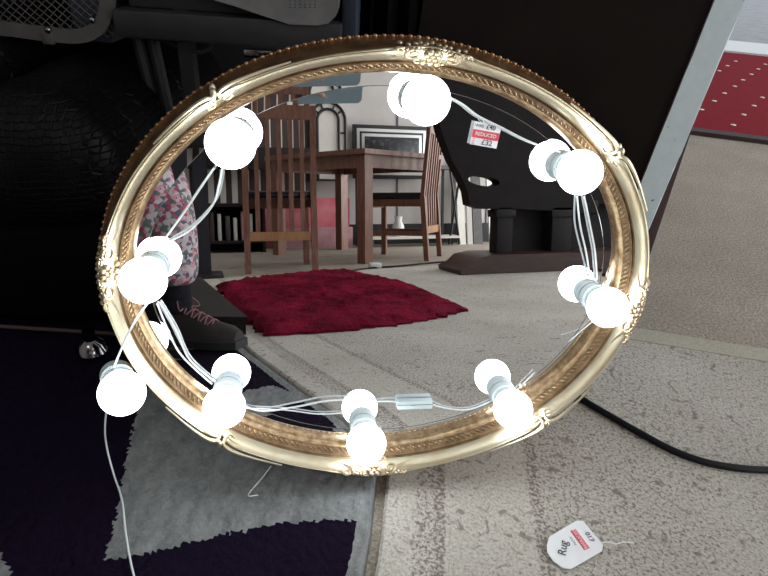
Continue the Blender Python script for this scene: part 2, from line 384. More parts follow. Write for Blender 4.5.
# crimson shaggy rug behind the camera
RP = [tuple(rfl(*p, .02)[:2]) for p in [(212, 283), (240, 278), (275, 274), (313, 270), (345, 268), (372, 273), (420, 284), (470, 306), (440, 314), (392, 321), (330, 327), (262, 331), (240, 316)]]
xs = [p[0] for p in RP]; ys = [p[1] for p in RP]; bm = bmesh.new(); st = .02; G = {}
def edged(x, y):
    dmin = 9
    for i in range(len(RP)):
        a = Vector(RP[i]); b = Vector(RP[(i+1) % len(RP)]); p = Vector((x, y)); tt = max(0, min(1, (p-a).dot(b-a)/(b-a).length_squared)); dmin = min(dmin, (p-a-(b-a)*tt).length)
    return dmin
nx, ny = int((max(xs)-min(xs))/st)+1, int((max(ys)-min(ys))/st)+1
for i in range(nx+1):
    for j in range(ny+1):
        x, y = min(xs)+i*st, min(ys)+j*st
        if inpoly(x, y, RP):
            d_ = edged(x, y); z = .004+min(1, d_/.05)*(.022+.014*noise.noise((x*5, y*5, 0))+.008*noise.noise((x*17, y*17, 3))+.012*(random.random()-.5))
            G[i, j] = bm.verts.new((x+(random.random()-.5)*.012, y+(random.random()-.5)*.012, max(z, .003)))
for (i, j) in list(G):
    if all(k in G for k in ((i+1, j), (i, j+1), (i+1, j+1))): bm.faces.new((G[i, j], G[i+1, j], G[i+1, j+1], G[i, j+1]))
r_ = bmesh.ops.extrude_edge_only(bm, edges=[e for e in bm.edges if len(e.link_faces) == 1])
for g in r_['geom']:
    if isinstance(g, bmesh.types.BMVert): g.co.z = .001
for v in [v for v in bm.verts if not v.link_faces]: bm.verts.remove(v)
o = tag(obj('shaggy_rug', bm, M['crimson']), 'deep red shaggy rug seen in the mirror in front of the dining chairs', 'rug')
# ------------------------------------------------------------------ MIRROR
base = W(-.0, -GB-.04, -.01)
mr_ = thing('ornate_mirror', 'large oval mirror in an ornate gold frame leaning on the rugs, lit by globe bulbs', 'mirror', (base.x, base.y, 0))
NS = 480
def ell(th, off=0, h=0):
    c, s = math.cos(th), math.sin(th); x, y = GA*c, GB*s
    nx_, ny_ = c/GA, s/GB; l = math.hypot(nx_, ny_); return W(x+nx_/l*off, y+ny_/l*off, h)
def enorm(th):
    c, s = math.cos(th), math.sin(th); v_ = aa*(c/GA)+bb*(s/GB); return Vector(v_/np.linalg.norm(v_))
def etan(th):
    v_ = -aa*(GA*math.sin(th))+bb*(GB*math.cos(th)); return Vector(v_/np.linalg.norm(v_))
NV = Vector(n)
def wrap(a): return (a+PI) % (2*PI)-PI
# glass: flat centre with a bevelled rim
BEV = .0145
bm = bmesh.new(); c0 = bm.verts.new(W(0, 0, 0)); r1 = [bm.verts.new(ell(2*PI*i/NS, -BEV, 0)) for i in range(NS)]; r2 = []
for i in range(NS): bm.faces.new((c0, r1[i], r1[(i+1) % NS]))
obj('mirror_glass', bm, M['mirror'], mr_, smooth=False)
bm = bmesh.new(); tb = math.tan(math.radians(1.5))
a1 = [bm.verts.new(ell(2*PI*i/NS, -BEV, 0)) for i in range(NS)]; a2 = [bm.verts.new(ell(2*PI*i/NS, .003, (BEV+.003)*tb)) for i in range(NS)]
for i in range(NS): bm.faces.new((a1[i], a1[(i+1) % NS], a2[(i+1) % NS], a2[i]))
obj('bevelled_edge', bm, M['mirror'], mr_)
bm = bmesh.new(); tube(bm, [ell(2*PI*i/NS, -BEV, .0000) for i in range(NS+1)], .0005, seg=5, k=0, caps=False); obj('bevel_line', bm, M['silverline'], mr_)
ORN = [math.radians(x) for x in (83.8, 174.9, -92.9, -8.4)]
NOT = [math.radians(x) for x in (126.3, 37, -131.2, -48)]
def bumpf(th, c, w): return math.exp(-(wrap(th-c)/w)**2)
def lobe(th):       # extra width of the outer edge
    o_ = sum(bumpf(th, c, .13)**.8 for c in ORN); k = sum(bumpf(th, c, .05) for c in NOT)
    sh = sum(bumpf(th, c, .12)-bumpf(th, c, .035)*2.2 for c in NOT)
    return .0060*o_+.0024*sh
prof_ledge = [(.000, .000), (.0004, .0080), (.0010, .0105), (.0022, .0128), (.0036, .0150), (.0046, .0162), (.0052, .0158)]
prof_in = [(.0052, .0158), (.0090, .0252), (.0094, .0276), (.0100, .0290), (.0108, .0288)]
prof_gr = [(.0108, .0288), (.0116, .0276), (.0124, .0282), (.0130, .0310)]
prof = [(.0130, .0310), (.0136, .0345), (.0152, .0400), (.0172, .0446), (.0190, .0474), (.0200, .0482), (.0204, .0472), (.0209, .0481), (.0217, .0494), (.0226, .0488), (.0231, .0462)]
profside = [(.0231, .0462), (.0238, .0400), (.0262, .0330), (.0290, .0250), (.0330, .0120), (.0375, .0040), (.0390, .0000), (.0396, -.0030), (.0388, -.0060)]
def sweep(name, pr, m, x0=.011, x1=.022, parent=mr_):
    bm = bmesh.new(); rings = []
    for i in range(NS):
        th = 2*PI*i/NS; lo = lobe(th); kn = sum(bumpf(th, c, .022) for c in NOT)
        rr = []
        for off, h in pr:
            w_ = min(1, max(0, (off-x0)/(x1-x0)))
            if off > .0232: w_ *= math.sqrt(max(.15, 1-.85*(off-.0232)/.0150))
            rr.append(bm.verts.new(ell(th, off+lo*w_*w_, h-.008*kn*(1 if .0134 < off < .0235 else 0)*1.0)))
        rings.append(rr)
    for i in range(NS):
        A, B = rings[i], rings[(i+1) % NS]
        for j in range(len(pr)-1): bm.faces.new((A[j], B[j], B[j+1], A[j+1]))
    return obj(name, bm, m, parent, angle=60)
sweep('inner_ledge', prof_ledge, M['goldshine'])
sweep('inner_moulding', prof_in, M['groove'])
sweep('groove', prof_gr, M['groove'])
sweep('frame_moulding', prof, M['gold'])
sweep('frame_side', profside, M['rim'])
bk = [(.0388, -.006), (.038, -.022), (-.02, -.022)]
sweep('back_edge', bk, M['rim'])
# running leaf pattern inside the moulding
bm = bmesh.new(); NB = 250
for i in range(NB):
    th = 2*PI*i/NB; c = ell(th, .0070, .0208); tv, ov = etan(th), enorm(th)
    sl = (ov*.382+NV*.924).normalized(); nn_ = (NV*.382-ov*.924).normalized()
    d1 = (tv*.62+sl*.78).normalized(); d2 = nn_.cross(d1)
    blob(bm, c, (.0040, .0013, .0017), Matrix((d1, d2, nn_)).transposed(), 8)
    blob(bm, ell(th+PI/NB, .0086, .0246), (.0011, .0011, .0012), None, 6)
    blob(bm, ell(th+PI/NB, .0055, .0172), (.0011, .0011, .0012), None, 6)
obj('leaf_moulding', bm, M['leaf'], mr_)
# notched rim
bm = bmesh.new(); NR = 215
for i in range(NR):
    th = 2*PI*i/NR; lo = lobe(th); tv, ov = etan(th), enorm(th); c = ell(th, .0388+lo*.15, .0005)
    blob(bm, c, (.0032, .0022, .0036), Matrix((tv, ov, NV)).transposed(), 8)
    blob(bm, ell(th+PI/NR, .0384+lo*.15, .0005), (.0014, .0014, .0020), Matrix((tv, ov, NV)).transposed(), 6)
obj('notched_rim', bm, M['rimnotch'], mr_)
def wrapmap(o_, h_):              # wraps carving coordinates over the steep cove
    if o_ <= .0405: f_ = (o_-.0155)/.025; return .0130+.0130*f_, .0352+.0155*f_+(h_-.020)*.6
    return .0265+(o_-.0405)*.9, .0470-(o_-.0405)*2.4
# carved cartouches
def cartouche(th, s=1.0):
    bm = bmesh.new(); tv, ov = etan(th), enorm(th); lo = lobe(th)
    def pt(t_, o_, h_):                # t_: along frame, o_: outward from the glass edge, h_: height
        th2 = th+t_*s/math.hypot(GA*math.sin(th), GB*math.cos(th)); return ell(th2, *wrapmap(o_, h_))
    Bm = Matrix((tv, ov, NV)).transposed()
    def curl(t0, o0, h0, r, a0, turns, tr, sg=1):
        pts = []
        for k in range(15):
            f_ = k/14; a = a0+sg*turns*2*PI*f_; q = r*(1-.72*f_); pts.append(pt(t0+q*math.cos(a), o0+q*math.sin(a), h0+.002*f_))
        tube(bm, pts, tr, seg=7, k=2, taper=lambda f_: 1-.4*f_)
    # central rosette
    for k in range(6):
        a = 2*PI*k/6; blob(bm, pt(.0068*math.cos(a), .029+.0068*math.sin(a), .0245), (.0042, .0042, .0036))
    blob(bm, pt(0, .029, .0275), (.0038, .0038, .0036))
    for k in range(3): blob(bm, pt((k-1)*.008, .0155, .015+.002*(k == 1)), (.0045, .0045, .004))
    for sg in (1, -1):
        curl(sg*.021, .027, .023, .0095, PI/2, 1.25, .0021, -sg)
        curl(sg*.036, .034, .021, .0070, -PI/2, 1.15, .0017, sg)
        curl(sg*.012, .0405, .017, .0060, 0 if sg > 0 else PI, 1.1, .0018, sg)
        curl(sg*.014, .0165, .014, .0052, PI, 1.0, .0014, sg)
        for k in range(5):             # acanthus fingers running off along the cove
            a = (.25+.28*k-.85)
            tube(bm, [pt(sg*.026, .028, .022), pt(sg*(.040), .028+.012*math.sin(a), .0225), pt(sg*(.052+.003*(k == 2)), .028+.020*math.sin(a)*.8, .020)], .0016, seg=6, k=5, taper=lambda f_: 1.2-f_*.95)
        for k in range(4): blob(bm, pt(sg*(.010+.008*k), .043+.0015*(k % 2), .012), (.0036, .0030, .0050), Bm, 8)
        for k in range(3): blob(bm, pt(sg*(.018+.010*k), .037, .0205), (.0028, .0024, .0026), Bm, 8)
    for k in range(5): blob(bm, pt((k-2)*.0065, .0455+.002*(k == 2), .006+.002*(k % 2)), (.0036, .0036, .006), Bm, 8)
    tag(obj('carved_ornament', bm, M['carve'], mr_), 'carved cluster of scrolls and a rosette')
for th in ORN: cartouche(th)
# scrolled joints where the coves meet
for th in NOT:
    bm = bmesh.new(); sc = math.hypot(GA*math.sin(th), GB*math.cos(th))
    def q(t_, o_, h_): return ell(th+t_/sc, *wrapmap(o_, h_))
    for sg in (1, -1):
        tube(bm, [q(sg*.080, .0375, .0235), q(sg*.050, .0385, .0250), q(sg*.028, .0400, .0260), q(sg*.012, .0400, .0270), q(sg*.0045, .0350, .0270), q(sg*.0035, .0260, .0260), q(sg*.008, .0180, .0240), q(sg*.015, .0200, .0250)], .0019, seg=8, k=6, taper=lambda f_: .55+.6*math.sin(PI*min(1, f_*1.1)))
        for k in range(3): tube(bm, [q(sg*.005, .036-.006*k, .024), q(sg*.016, .038-.006*k, .0265), q(sg*(.034-.004*k), .0385-.006*k, .024)], .0015, seg=6, k=5, taper=lambda f_: 1.15-f_)
    blob(bm, q(0, .0395, .0230), (.004, .004, .006)); blob(bm, q(0, .0440, .016), (.004, .004, .007))
    obj('scroll_joint', bm, M['gold'], mr_)
# ------------------------------------------------------------------ BULBS
def make_bulb():
    t = thing('globe_bulb', 'x', 'bulb', (0, 0, 0), 'lit white globe bulbs of the string round the mirror')
    rb, zc = .0268, .0455; pr = []
    for k in range(27):
        a = PI-PI*.86*k/26 - 0
        pr.append((rb*math.sin(a), zc-rb*math.cos(a)))
    pr = pr[::1]; pr[0] = (0, zc+rb)
    obj('globe', lathe(bmesh.new(), pr+[(.0125, zc-rb*.93)], 36), M['bulb'], t, False)
    s = obj('socket', lathe(bmesh.new(), [(0, .0004), (.0185, .0004), (.0192, .0030), (.0180, .0085), (.0185, .0100), (.0185, .0135), (.0172, .0150), (.0178, .0170), (.0170, .0215), (.0140, .0230), (0, .0230)], 32), M['socket'], t, False)
    bm = bmesh.new(); lathe(bm, [(.0187, .0105), (.0194, .0110), (.0194, .0125), (.0187, .0130)], 32); obj('ring', bm, M['wire'], s, False)
    return t
proto = make_bulb()
def copy_tree(o, parent=None):
    c = o.copy(); C.objects.link(c)
    if parent: c.parent = parent
    for ch in list(o.children): copy_tree(ch, c)
    return c
BX = [(.1395, -.0295), (-.0715, -.0775), (.3341, -.1079), (-.1812, -.2358), (-.1010, -.4085), (.0828, -.4759), (.2855, -.4335), (.3997, -.2848)]
BL = ['lit globe bulb at the top of the mirror beside the carved top ornament', 'lit globe bulb at the upper left of the mirror, in front of the reflected chair', 'lit globe bulb at the upper right of the mirror, right of the hanging price tag',
      'lit globe bulb beside the left carved ornament, over the reflected floral trousers', 'lit globe bulb at the lower left of the mirror, below the reflected shoe', 'lit globe bulb at the bottom of the mirror, above the bottom carved ornament',
      'lit globe bulb at the lower right, just right of the inline switch', 'lit globe bulb beside the right carved ornament of the frame']
rotn = NV.to_track_quat('Z', 'Y').to_euler()
for i, (x, y) in enumerate(BX):
    o = proto if i == 0 else copy_tree(proto)
    o.location = W(x-GC[0], y-GC[1], (.010, .018)[i] if i < 2 else .0003); o.rotation_euler = rotn; o['label'] = BL[i]
# ninth bulb hanging outside the frame
hb = copy_tree(proto); hd = Vector(R @ np.array([.50, .42, -.76])).normalized()
hc = Vector(mplane(122, 393, .075))
hb.rotation_euler = hd.to_track_quat('Z', 'Y').to_euler(); hb.location = hc-hd*.0455; hb['label'] = 'lit globe bulb hanging on its cable outside the frame at the lower left'
# ------------------------------------------------------------------ CABLES
cb = thing('bulb_cable', 'thin white electric cable linking the globe bulbs across the mirror glass', 'cable', W(0, -GB, .0))
def wm(u, v, h=.003): x, y = wloc(u, v, h); return W(x, y, h)
def wire(pts, r=.0013, parent=cb, name='wire', m='wire'):
    bm = bmesh.new(); tube(bm, pts, r, seg=8, k=8); return obj(name, bm, M[m], parent)
wire([wm(164, 240, .012), wm(184, 212, .012), wm(200, 188, .014), wm(214, 168, .012)])
wire([wm(166, 243, .006), wm(190, 230, .016), wm(212, 206, .018), wm(219, 185, .016), wm(222, 168, .010)])
wire([wm(157, 303), wm(168, 330, .010), wm(182, 356, .010), wm(212, 384)])
wire([wm(160, 302), wm(176, 330, .004), wm(190, 360, .004), wm(218, 384)])
wire([wm(446, 96), wm(462, 104, .008), wm(478, 116, .010), wm(500, 127, .010), wm(530, 142, .010), wm(560, 152, .006)], .0014)
wire([wm(577, 196), wm(580, 225, .008), wm(586, 252, .008), wm(590, 278)])
wire([wm(584, 196), wm(590, 225, .004), wm(595, 252, .004), wm(597, 280)])
wire([wm(240, 404), wm(262, 411, .004), wm(295, 407, .006), wm(325, 401, .006), wm(352, 399, .004)])
wire([wm(240, 408), wm(285, 410, .003), wm(320, 414, .003), wm(350, 412, .003)], .0009)
wire([wm(372, 402), wm(385, 401, .004), wm(398, 402, .006)])
wire([wm(431, 404, .006), wm(445, 408, .003), wm(465, 410, .003), wm(480, 406), wm(495, 399)], .0011)
wire([wm(514, 392), wm(524, 383, .004), wm(535, 372, .004)], .0008)
wire([wm(592, 322, .004), wm(580, 332, .004), wm(568, 342, .012)], .0007)
wire([wm(150, 300, .004), wm(140, 314, .040), wm(129, 332, .055), wm(120, 352, .054), hc-hd*.030+Vector((.0, 0, .022)), hc-hd*.040+Vector((0, 0, .010))], .0013)
fz = lambda u, v, z=.010: Vector(fl(u, v, z))
wire([hc-hd*.038+Vector((-.010, 0, -.010)), fz(105, 425, .09), fz(107, 448, .04), fz(114, 475, .012), fz(122, 500, .009), fz(126, 535, .009), fz(134, 576, .009), fz(146, 600, .009)], .0013)
# inline switch
p0, p1 = wm(397, 404, .006), wm(432, 403, .006); ex = (p1-p0).normalized(); ey = NV.cross(ex); L0 = (p1-p0).length
MM = Matrix.Translation((p0+p1)/2) @ Matrix((ex, ey, NV)).transposed().to_4x4()
sw = obj('inline_switch', bx(-L0/2, L0/2, -.0068, .0068, -.005, .0052, bev=.0018, M4=MM), M['socket'], cb)
tag(sw, 'pale plastic inline switch box')
s2 = obj('seam', bx(-L0/2-.0004, L0/2+.0004, .0005, .0012, -.004, .0056, M4=MM), M['silverline'], None)
s2.parent = sw; s2.data.transform(Matrix.Translation(-wpos(cb)))
s2 = obj('rocker', bx(-.006, .006, -.0035, .0, .004, .0064, bev=.0006, M4=MM), M['wire'], None); s2.parent = sw; s2.data.transform(Matrix.Translation(-wpos(cb)))
# price tag on the top cable
c_ = [wm(474, 121, .006), wm(501, 126, .006), wm(497, 149, .006), wm(470, 144, .006)]
tg = thing('price_tag', 'white price tag with a red band hanging from the cable near the mirror top', 'price tag', c_[3])
cc = sum(c_, Vector())/4; ex = (c_[1]-c_[0]).normalized(); ey = (c_[0]-c_[3]); ey = (ey-ex*ey.dot(ex)).normalized(); wd, ht = .032, .028
MT = Matrix.Translation(cc) @ Matrix((ex, ey, ex.cross(ey))).transposed().to_4x4()
wd = (c_[1]-c_[0]).length; ht = (c_[0]-c_[3]).length
obj('card', bx(-wd/2, wd/2, -ht/2, ht/2, -.0004, .0004, bev=.0002, M4=MT), M['tag'], tg)
def tt(s, x, y, size, m='ink', nm='writing'): return text(nm, s, size, M[m], tg, MT @ Vector((x*wd, y*ht, 0)), ex, ey, .0012, .00005)
obj('red_band', bx(-wd/2*.98, wd/2*.98, -.005*ht/.028, .0048*ht/.028, .0004, .0008, M4=MT), M['redink'], tg)
tt('WAS', -.30, .35, .0052); tt('£40', .12, .35, .0080); tt('REDUCED', 0, .0, .0060, 'tag'); tt('N\nO\nW', -.40, -.34, .0030, 'redink'); tt('£32', .10, -.33, .0092)
wire([wm(482, 117, .010), wm(483, 121, .009), (c_[0]*.6+c_[1]*.4)], .0006, tg, 'string')
# rug label
cor = [(547, 545), (549, 537), (576, 521), (583, 521), (603, 545), (602, 551), (571, 569), (563, 568), (553, 561), (547, 552)]
lt = thing('rug_label', 'white card label reading Rug with a red band, lying on the cream rug', 'label', Vector(fl(574, 545, .001)))
bm = bmesh.new(); prism(bm, [tuple(fl(u, v, .003)[:2]) for u, v in cor], .0022, .0034, lambda s, t_, d: Vector((s, t_, d))); obj('card', bm, M['tag'], lt)
def fw_(u, v): return Vector(fl(u, v, .0036))
ex = fw_(572-11, 533-16)-fw_(572, 533); ey = Vector((-ex.y, ex.x, 0))
b0, b1 = fw_(573, 530), fw_(587, 549); ax = (b1-b0); px_ = Vector((-ax.y, ax.x, 0)).normalized()*.0042
bm = bmesh.new(); prism(bm, [tuple((b0+px_)[:2]), tuple((b0-px_)[:2]), tuple((b1-px_)[:2]), tuple((b1+px_)[:2])], .0034, .0038, lambda s, t_, d: Vector((s, t_, d))); obj('red_band', bm, M['redink'], lt)
text('writing', 'REDUCED', .0066, M['tag'], lt, (b0+b1)/2+Vector((0, 0, .0004)), ex, ey)
text('writing', 'NOW', .0050, M['ink'], lt, fw_(573, 541), ex, ey)
text('writing', '£10', .0095, M['ink'], lt, fw_(590, 537), ex, ey, thick=.0001)
ex2 = fw_(561, 538)-fw_(559, 555); text('writing', 'Rug', .0150, M['ink'], lt, fw_(563, 548), ex2, Vector((-ex2.y, ex2.x, 0)), thick=.0001)
wire([fz(601, 543, .004), fz(608, 542, .005), fz(616, 544, .003), fz(624, 542, .004), fz(634, 543, .002)], .0007, lt, 'string', 'tag')
# loose thread
bm = bmesh.new(); tube(bm, [fz(271, 466, .008), fz(262, 478, .009), fz(250, 492, .007), (fz(249, 496, .012)), fz(258, 495, .007)], .0006, seg=5); tag(rebase(obj('loose_thread', bm, M['tag'])), 'loose white thread lying on the grey part of the purple rug', 'thread')
# thick black cable on right
bm = bmesh.new(); tube(bm, [fz(560, 384, .006), fz(585, 401, .006), (fz(612, 417, .006)), fz(640, 433, .006), fz(672, 450, .006), fz(705, 462, .006), fz(738, 468, .006), fz(768, 470, .006), fz(830, 471, .006)], .0056, seg=12, k=8)
tag(rebase(obj('power_cable', bm, M['black'])), 'thick black power cable running out from behind the mirror over the cream rug', 'cable')
# ------------------------------------------------------------------ BOARDS BEHIND THE MIRROR
yb = .84
def ln(u, v, z):                     # point at height z on the line traced by the strip, at depth yb
    return None
A0, A1 = aty(715, 0, yb), aty(643, 178, yb); B0, B1 = aty(745, 0, yb), aty(663, 195, yb)
def ext(P0, P1, z): return Vector(P1+(P0-P1)*((z-P1[2])/(P0[2]-P1[2])))
bt = thing('leaning_board', 'big dark brown board with a worn blue grey edge standing behind the mirror', 'board', ext(A0, A1, 0))
zb, zt = .0015, 1.05; bkv = Vector((.012, .022, 0)); lf = Vector((-.36, .13, 0))
a0, a1, b0_, b1_ = ext(A0, A1, zb), ext(A0, A1, zt), ext(B0, B1, zb), ext(B0, B1, zt)
bm = bmesh.new(); K = 40; rows = []
for i in range(K+1):
    z = zb+(zt-zb)*i/K; p = ext(A0, A1, z); q = ext(B0, B1, z); w1 = .0012*noise.noise((z*30, 0, 0)); w2 = .0030*noise.noise((z*22, 5, 0))
    rows.append([bm.verts.new(p+Vector((w1, 0, 0))), bm.verts.new(q+Vector((w2, 0, 0))), bm.verts.new(q+bkv), bm.verts.new(p+bkv)])
for A, B in zip(rows, rows[1:]):
    for j in range(4): bm.faces.new((A[j], A[(j+1) % 4], B[(j+1) % 4], B[j]))
bm.faces.new(rows[0]); bm.faces.new(rows[-1])
tag(obj('painted_edge', bm, M['strip'], bt), 'worn blue grey painted edge')
up_ = Vector((0, .004, 0)); th_ = Vector((.010, .020, 0))
hexa(bm := bmesh.new(), [a0+up_, a0+up_+th_, a0+up_+th_+lf, a0+up_+lf, a1+up_, a1+up_+th_, a1+up_+th_+lf, a1+up_+lf]); obj('panel', bm, M['board'], bt)
x_ = aty(652, 250, 1.0)[0]
o = tag(rebase(obj('maroon_board', bx(x_-.10, x_, 1.0, 1.025, FZ, .75, bev=.002), M['maroon'])), 'narrow dark maroon board standing upright behind the blue grey edged board', 'board')
# dark hanging cloth left of the board
bm = bmesh.new(); zz = [(-.03, 0), (.30, 0)]; cols = []
for i in range(41):
    x = -.095+i*.0080; y = 1.22+.014*math.sin(i*1.3)+.006*math.sin(i*2.9); cols.append((bm.verts.new((x, y, .02)), bm.verts.new((x+.01, y+.03, 1.25))))
for A, B in zip(cols, cols[1:]): bm.faces.new((A[0], B[0], B[1], A[1]))
r_ = bmesh.ops.solidify(bm, geom=bm.faces[:], thickness=.004)
tag(rebase(obj('dark_curtain', bm, noisy('black cloth', (.013, .013, .014), (.008, .008, .009), 30, .85, .1))), 'black cloth hanging in folds between the grey appliance and the dark board', 'cloth')
# ------------------------------------------------------------------ LEATHER ARMCHAIR, GRILLE AND APPLIANCE (upper left)
ac = thing('leather_armchair', 'black crocodile embossed leather armchair at the left behind the mirror', 'armchair', (-.9, 1.2, FZ))
def bolster(x0, y0, x1, y1, z, r, nm):
    bm = bmesh.new(); a = Vector((x0, y0, z)); b = Vector((x1, y1, z)); K = 40; pts = []
    d = (b-a)
    def tp(f_): e = min(f_, 1-f_)*d.length; return math.sqrt(max(0.02, 1-(1-min(1, e/(r*.7)))**2))*(1+.02*math.sin(f_*21))
    tube(bm, [a+d*i/K for i in range(K+1)], r, seg=36, k=0, taper=tp); return tag(obj(nm, bm, M['croc'], ac), 'fat rolled cushion')
bolster(-.590, .84, -.575, 1.62, .300, .135, 'arm_roll')
bolster(-.86, .86, -.80, 1.60, .37, .150, 'seat_roll')
bolster(-1.62, .84, -1.62, 1.62, .30, .14, 'arm_roll')
obj('base', bx(-1.75, -.445, .845, 1.65, .035, .22, bev=.02), M['leather'], ac)
obj('backrest', bx(-1.6, -.62, 1.50, 1.72, .2, .85, bev=.05), M['croc'], ac)
obj('seat_cushion', bx(-1.48, -.98, .87, 1.5, .2, .40, bev=.04), M['croc'], ac)
bm = bmesh.new(); tube(bm, [(-1.7, .842, .022), (-.46, .842, .022)], .0035, seg=6, k=0); obj('piping', bm, M['brown'], ac)
for x, y in ((-.50, .80), (-1.68, .88), (-.50, 1.6), (-1.68, 1.6)):
    bm = bmesh.new(); lathe(bm, [(0, .005), (.012, .005), (.021, .009), (.026, .018), (.020, .032), (.010, .040), (.010, .06), (0, .06)], 24, Matrix.Translation((x, y, 0))); obj('foot', bm, M['chrome'], ac)
# grille
gy = 1.12
g0, g1, g2 = aty(-60, 22, gy), aty(60, 36, gy), aty(108, 0, gy)
gt = thing('metal_grille', 'grey framed wire mesh panel above the leather armchair', 'grille', Vector((-.85, gy, FZ)))
gx = [aty(-80, 24, gy), aty(0, 28, gy), aty(40, 33, gy), aty(76, 36, gy), aty(94, 31, gy), aty(105, 18, gy), aty(108, -8, gy), aty(106, -60, gy)]
def flat(pts, hw, hd_, m, nm):       # flat band following pts in the y = const plane
    bm = bmesh.new(); p = spline([Vector(q) for q in pts], 6); R_ = []
    for i, q in enumerate(p):
        d = (p[min(i+1, len(p)-1)]-p[max(i-1, 0)]).normalized(); s = Vector((-d.z, 0, d.x))
        R_.append([bm.verts.new(q+s*hw+Vector((0, -hd_, 0))), bm.verts.new(q-s*hw+Vector((0, -hd_, 0))), bm.verts.new(q-s*hw+Vector((0, hd_, 0))), bm.verts.new(q+s*hw+Vector((0, hd_, 0)))])
    for A, B in zip(R_, R_[1:]):
        for j in range(4): bm.faces.new((A[j], A[(j+1) % 4], B[(j+1) % 4], B[j]))
    bm.faces.new(R_[0]); bm.faces.new(R_[-1]); return obj(nm, bm, m, gt)
flat(gx, .012, .006, M['grill'], 'frame')
bm = bmesh.new(); xr, zl = g2[0], g1[2]
for i in range(64):
    for sg in (1, -1):
        x0 = -1.25+i*.0165; z0 = zl+.004; z1 = z0+.20; xe = x0+sg*.24
        P_, Q_ = Vector((x0, gy+.002*sg, z0)), Vector((xe, gy+.002*sg, z1))
        if max(P_.x, Q_.x) > xr:
            if P_.x > xr and Q_.x > xr: continue
            f_ = (xr-P_.x)/(Q_.x-P_.x); X_ = P_+(Q_-P_)*f_
            if P_.x > xr: P_ = X_
            else: Q_ = X_
        tube(bm, [P_, Q_], .0011, seg=4, k=0)
obj('wire_mesh', bm, M['grill'], gt)
for u, v in ((48, 30), (92, 20)):
    q = aty(u, v, gy-.008); blob(bm := bmesh.new(), q, (.006, .005, .006)); obj('screw', bm, M['chrome'], gt)
q = aty(49, 37, gy); obj('bracket', bx(q[0]-.011, q[0]+.011, gy-.008, gy+.002, q[2]-.012, q[2]+.018, bev=.003), M['grill'], gt)
obj('cross_bar', bx(-1.95, -.38, gy+.010, gy+.03, zl+.17, zl+.19), M['blackmetal'], gt)
for x in (-1.95, -.405): obj('post', bx(x, x+.025, gy+.012, gy+.04, FZ, zl+.2), M['blackmetal'], gt)
# appliance
ap = thing('grey_appliance', 'dark grey plastic appliance with a lighter sloping panel on a black stand, top left', 'appliance', Vector((-.3, 1.3, FZ)))
c1_, c2_ = aty(112, 22, 1.1), aty(352, 52, 1.1); zb_ = aty(240, 45, 1.1)[2]
obj('lower_case', bx(c1_[0], c2_[0]-.02, 1.10, 1.5, zb_-.002, zb_+.045, bev=.006), M['darkgrey'], ap)
obj('upper_case', bx(c1_[0]+.02, c2_[0]-.04, 1.13, 1.5, zb_+.045, .95, bev=.006), M['darkgrey'], ap)
pl_ = [aty(u, v, 1.095) for u, v in ((222, -60), (215, 0), (236, 6), (256, 13), (290, 24), (318, 25), (329, 23), (335, 17), (338, 8), (340, -60))]
bm = bmesh.new(); prism(bm, [(p[0], p[2]) for p in pl_], 1.090, 1.128, lambda s, t_, d: Vector((s, d, t_))); tag(obj('front_panel', bm, M['midgrey'], ap), 'lighter grey panel')
bm = bmesh.new()
for i in range(6):
    for j in range(3): p = aty(290+i*5, 1+j*3.2, 1.089); blob(bm, p, (.0012, .0008, .0008), seg=6)
obj('vent_holes', bm, M['black'], ap)
p, q = aty(338, -60, 1.13), aty(347, 42, 1.13)
obj('side_trim', bx(q[0]-.010, q[0]+.016, 1.128, 1.45, q[2], .95, bev=.004), M['bluegrey'], ap)
q = aty(96, 30, 1.16); obj('side_trim', bx(q[0]-.04, q[0]+.035, 1.15, 1.4, aty(96, 42, 1.16)[2], .80, bev=.01), M['bluegrey'], ap)
for u0, v0, u1, v1 in ((136, 32, 158, 118), (152, 36, 168, 108)):
    A_, B_ = Vector(aty(u0, v0, 1.16)), Vector(aty(u1, v1, 1.16)); D_ = (B_-A_)
    E_ = A_+D_*((FZ-A_.z)/D_.z); bm = bmesh.new(); tube(bm, [A_, E_], .0115, seg=8, k=0); obj('leg', bm, M['darkgrey'], ap)
for x in (-.20, -.16): obj('leg', bx(x, x+.016, 1.42, 1.44, FZ, zb_), M['blackmetal'], ap)
bm = bmesh.new(); tube(bm, [aty(156, 38, 1.14), aty(180, 47, 1.14), aty(200, 52, 1.14), aty(210, 47, 1.14), aty(212, 38, 1.14)], .004, seg=8); obj('hose', bm, M['darkgrey'], ap)
obj('catch', bx(*sorted((aty(244, 48, 1.09)[0], aty(272, 48, 1.09)[0])), 1.085, 1.10, zb_-.018, zb_-.004, bev=.002), M['chrome'], ap)
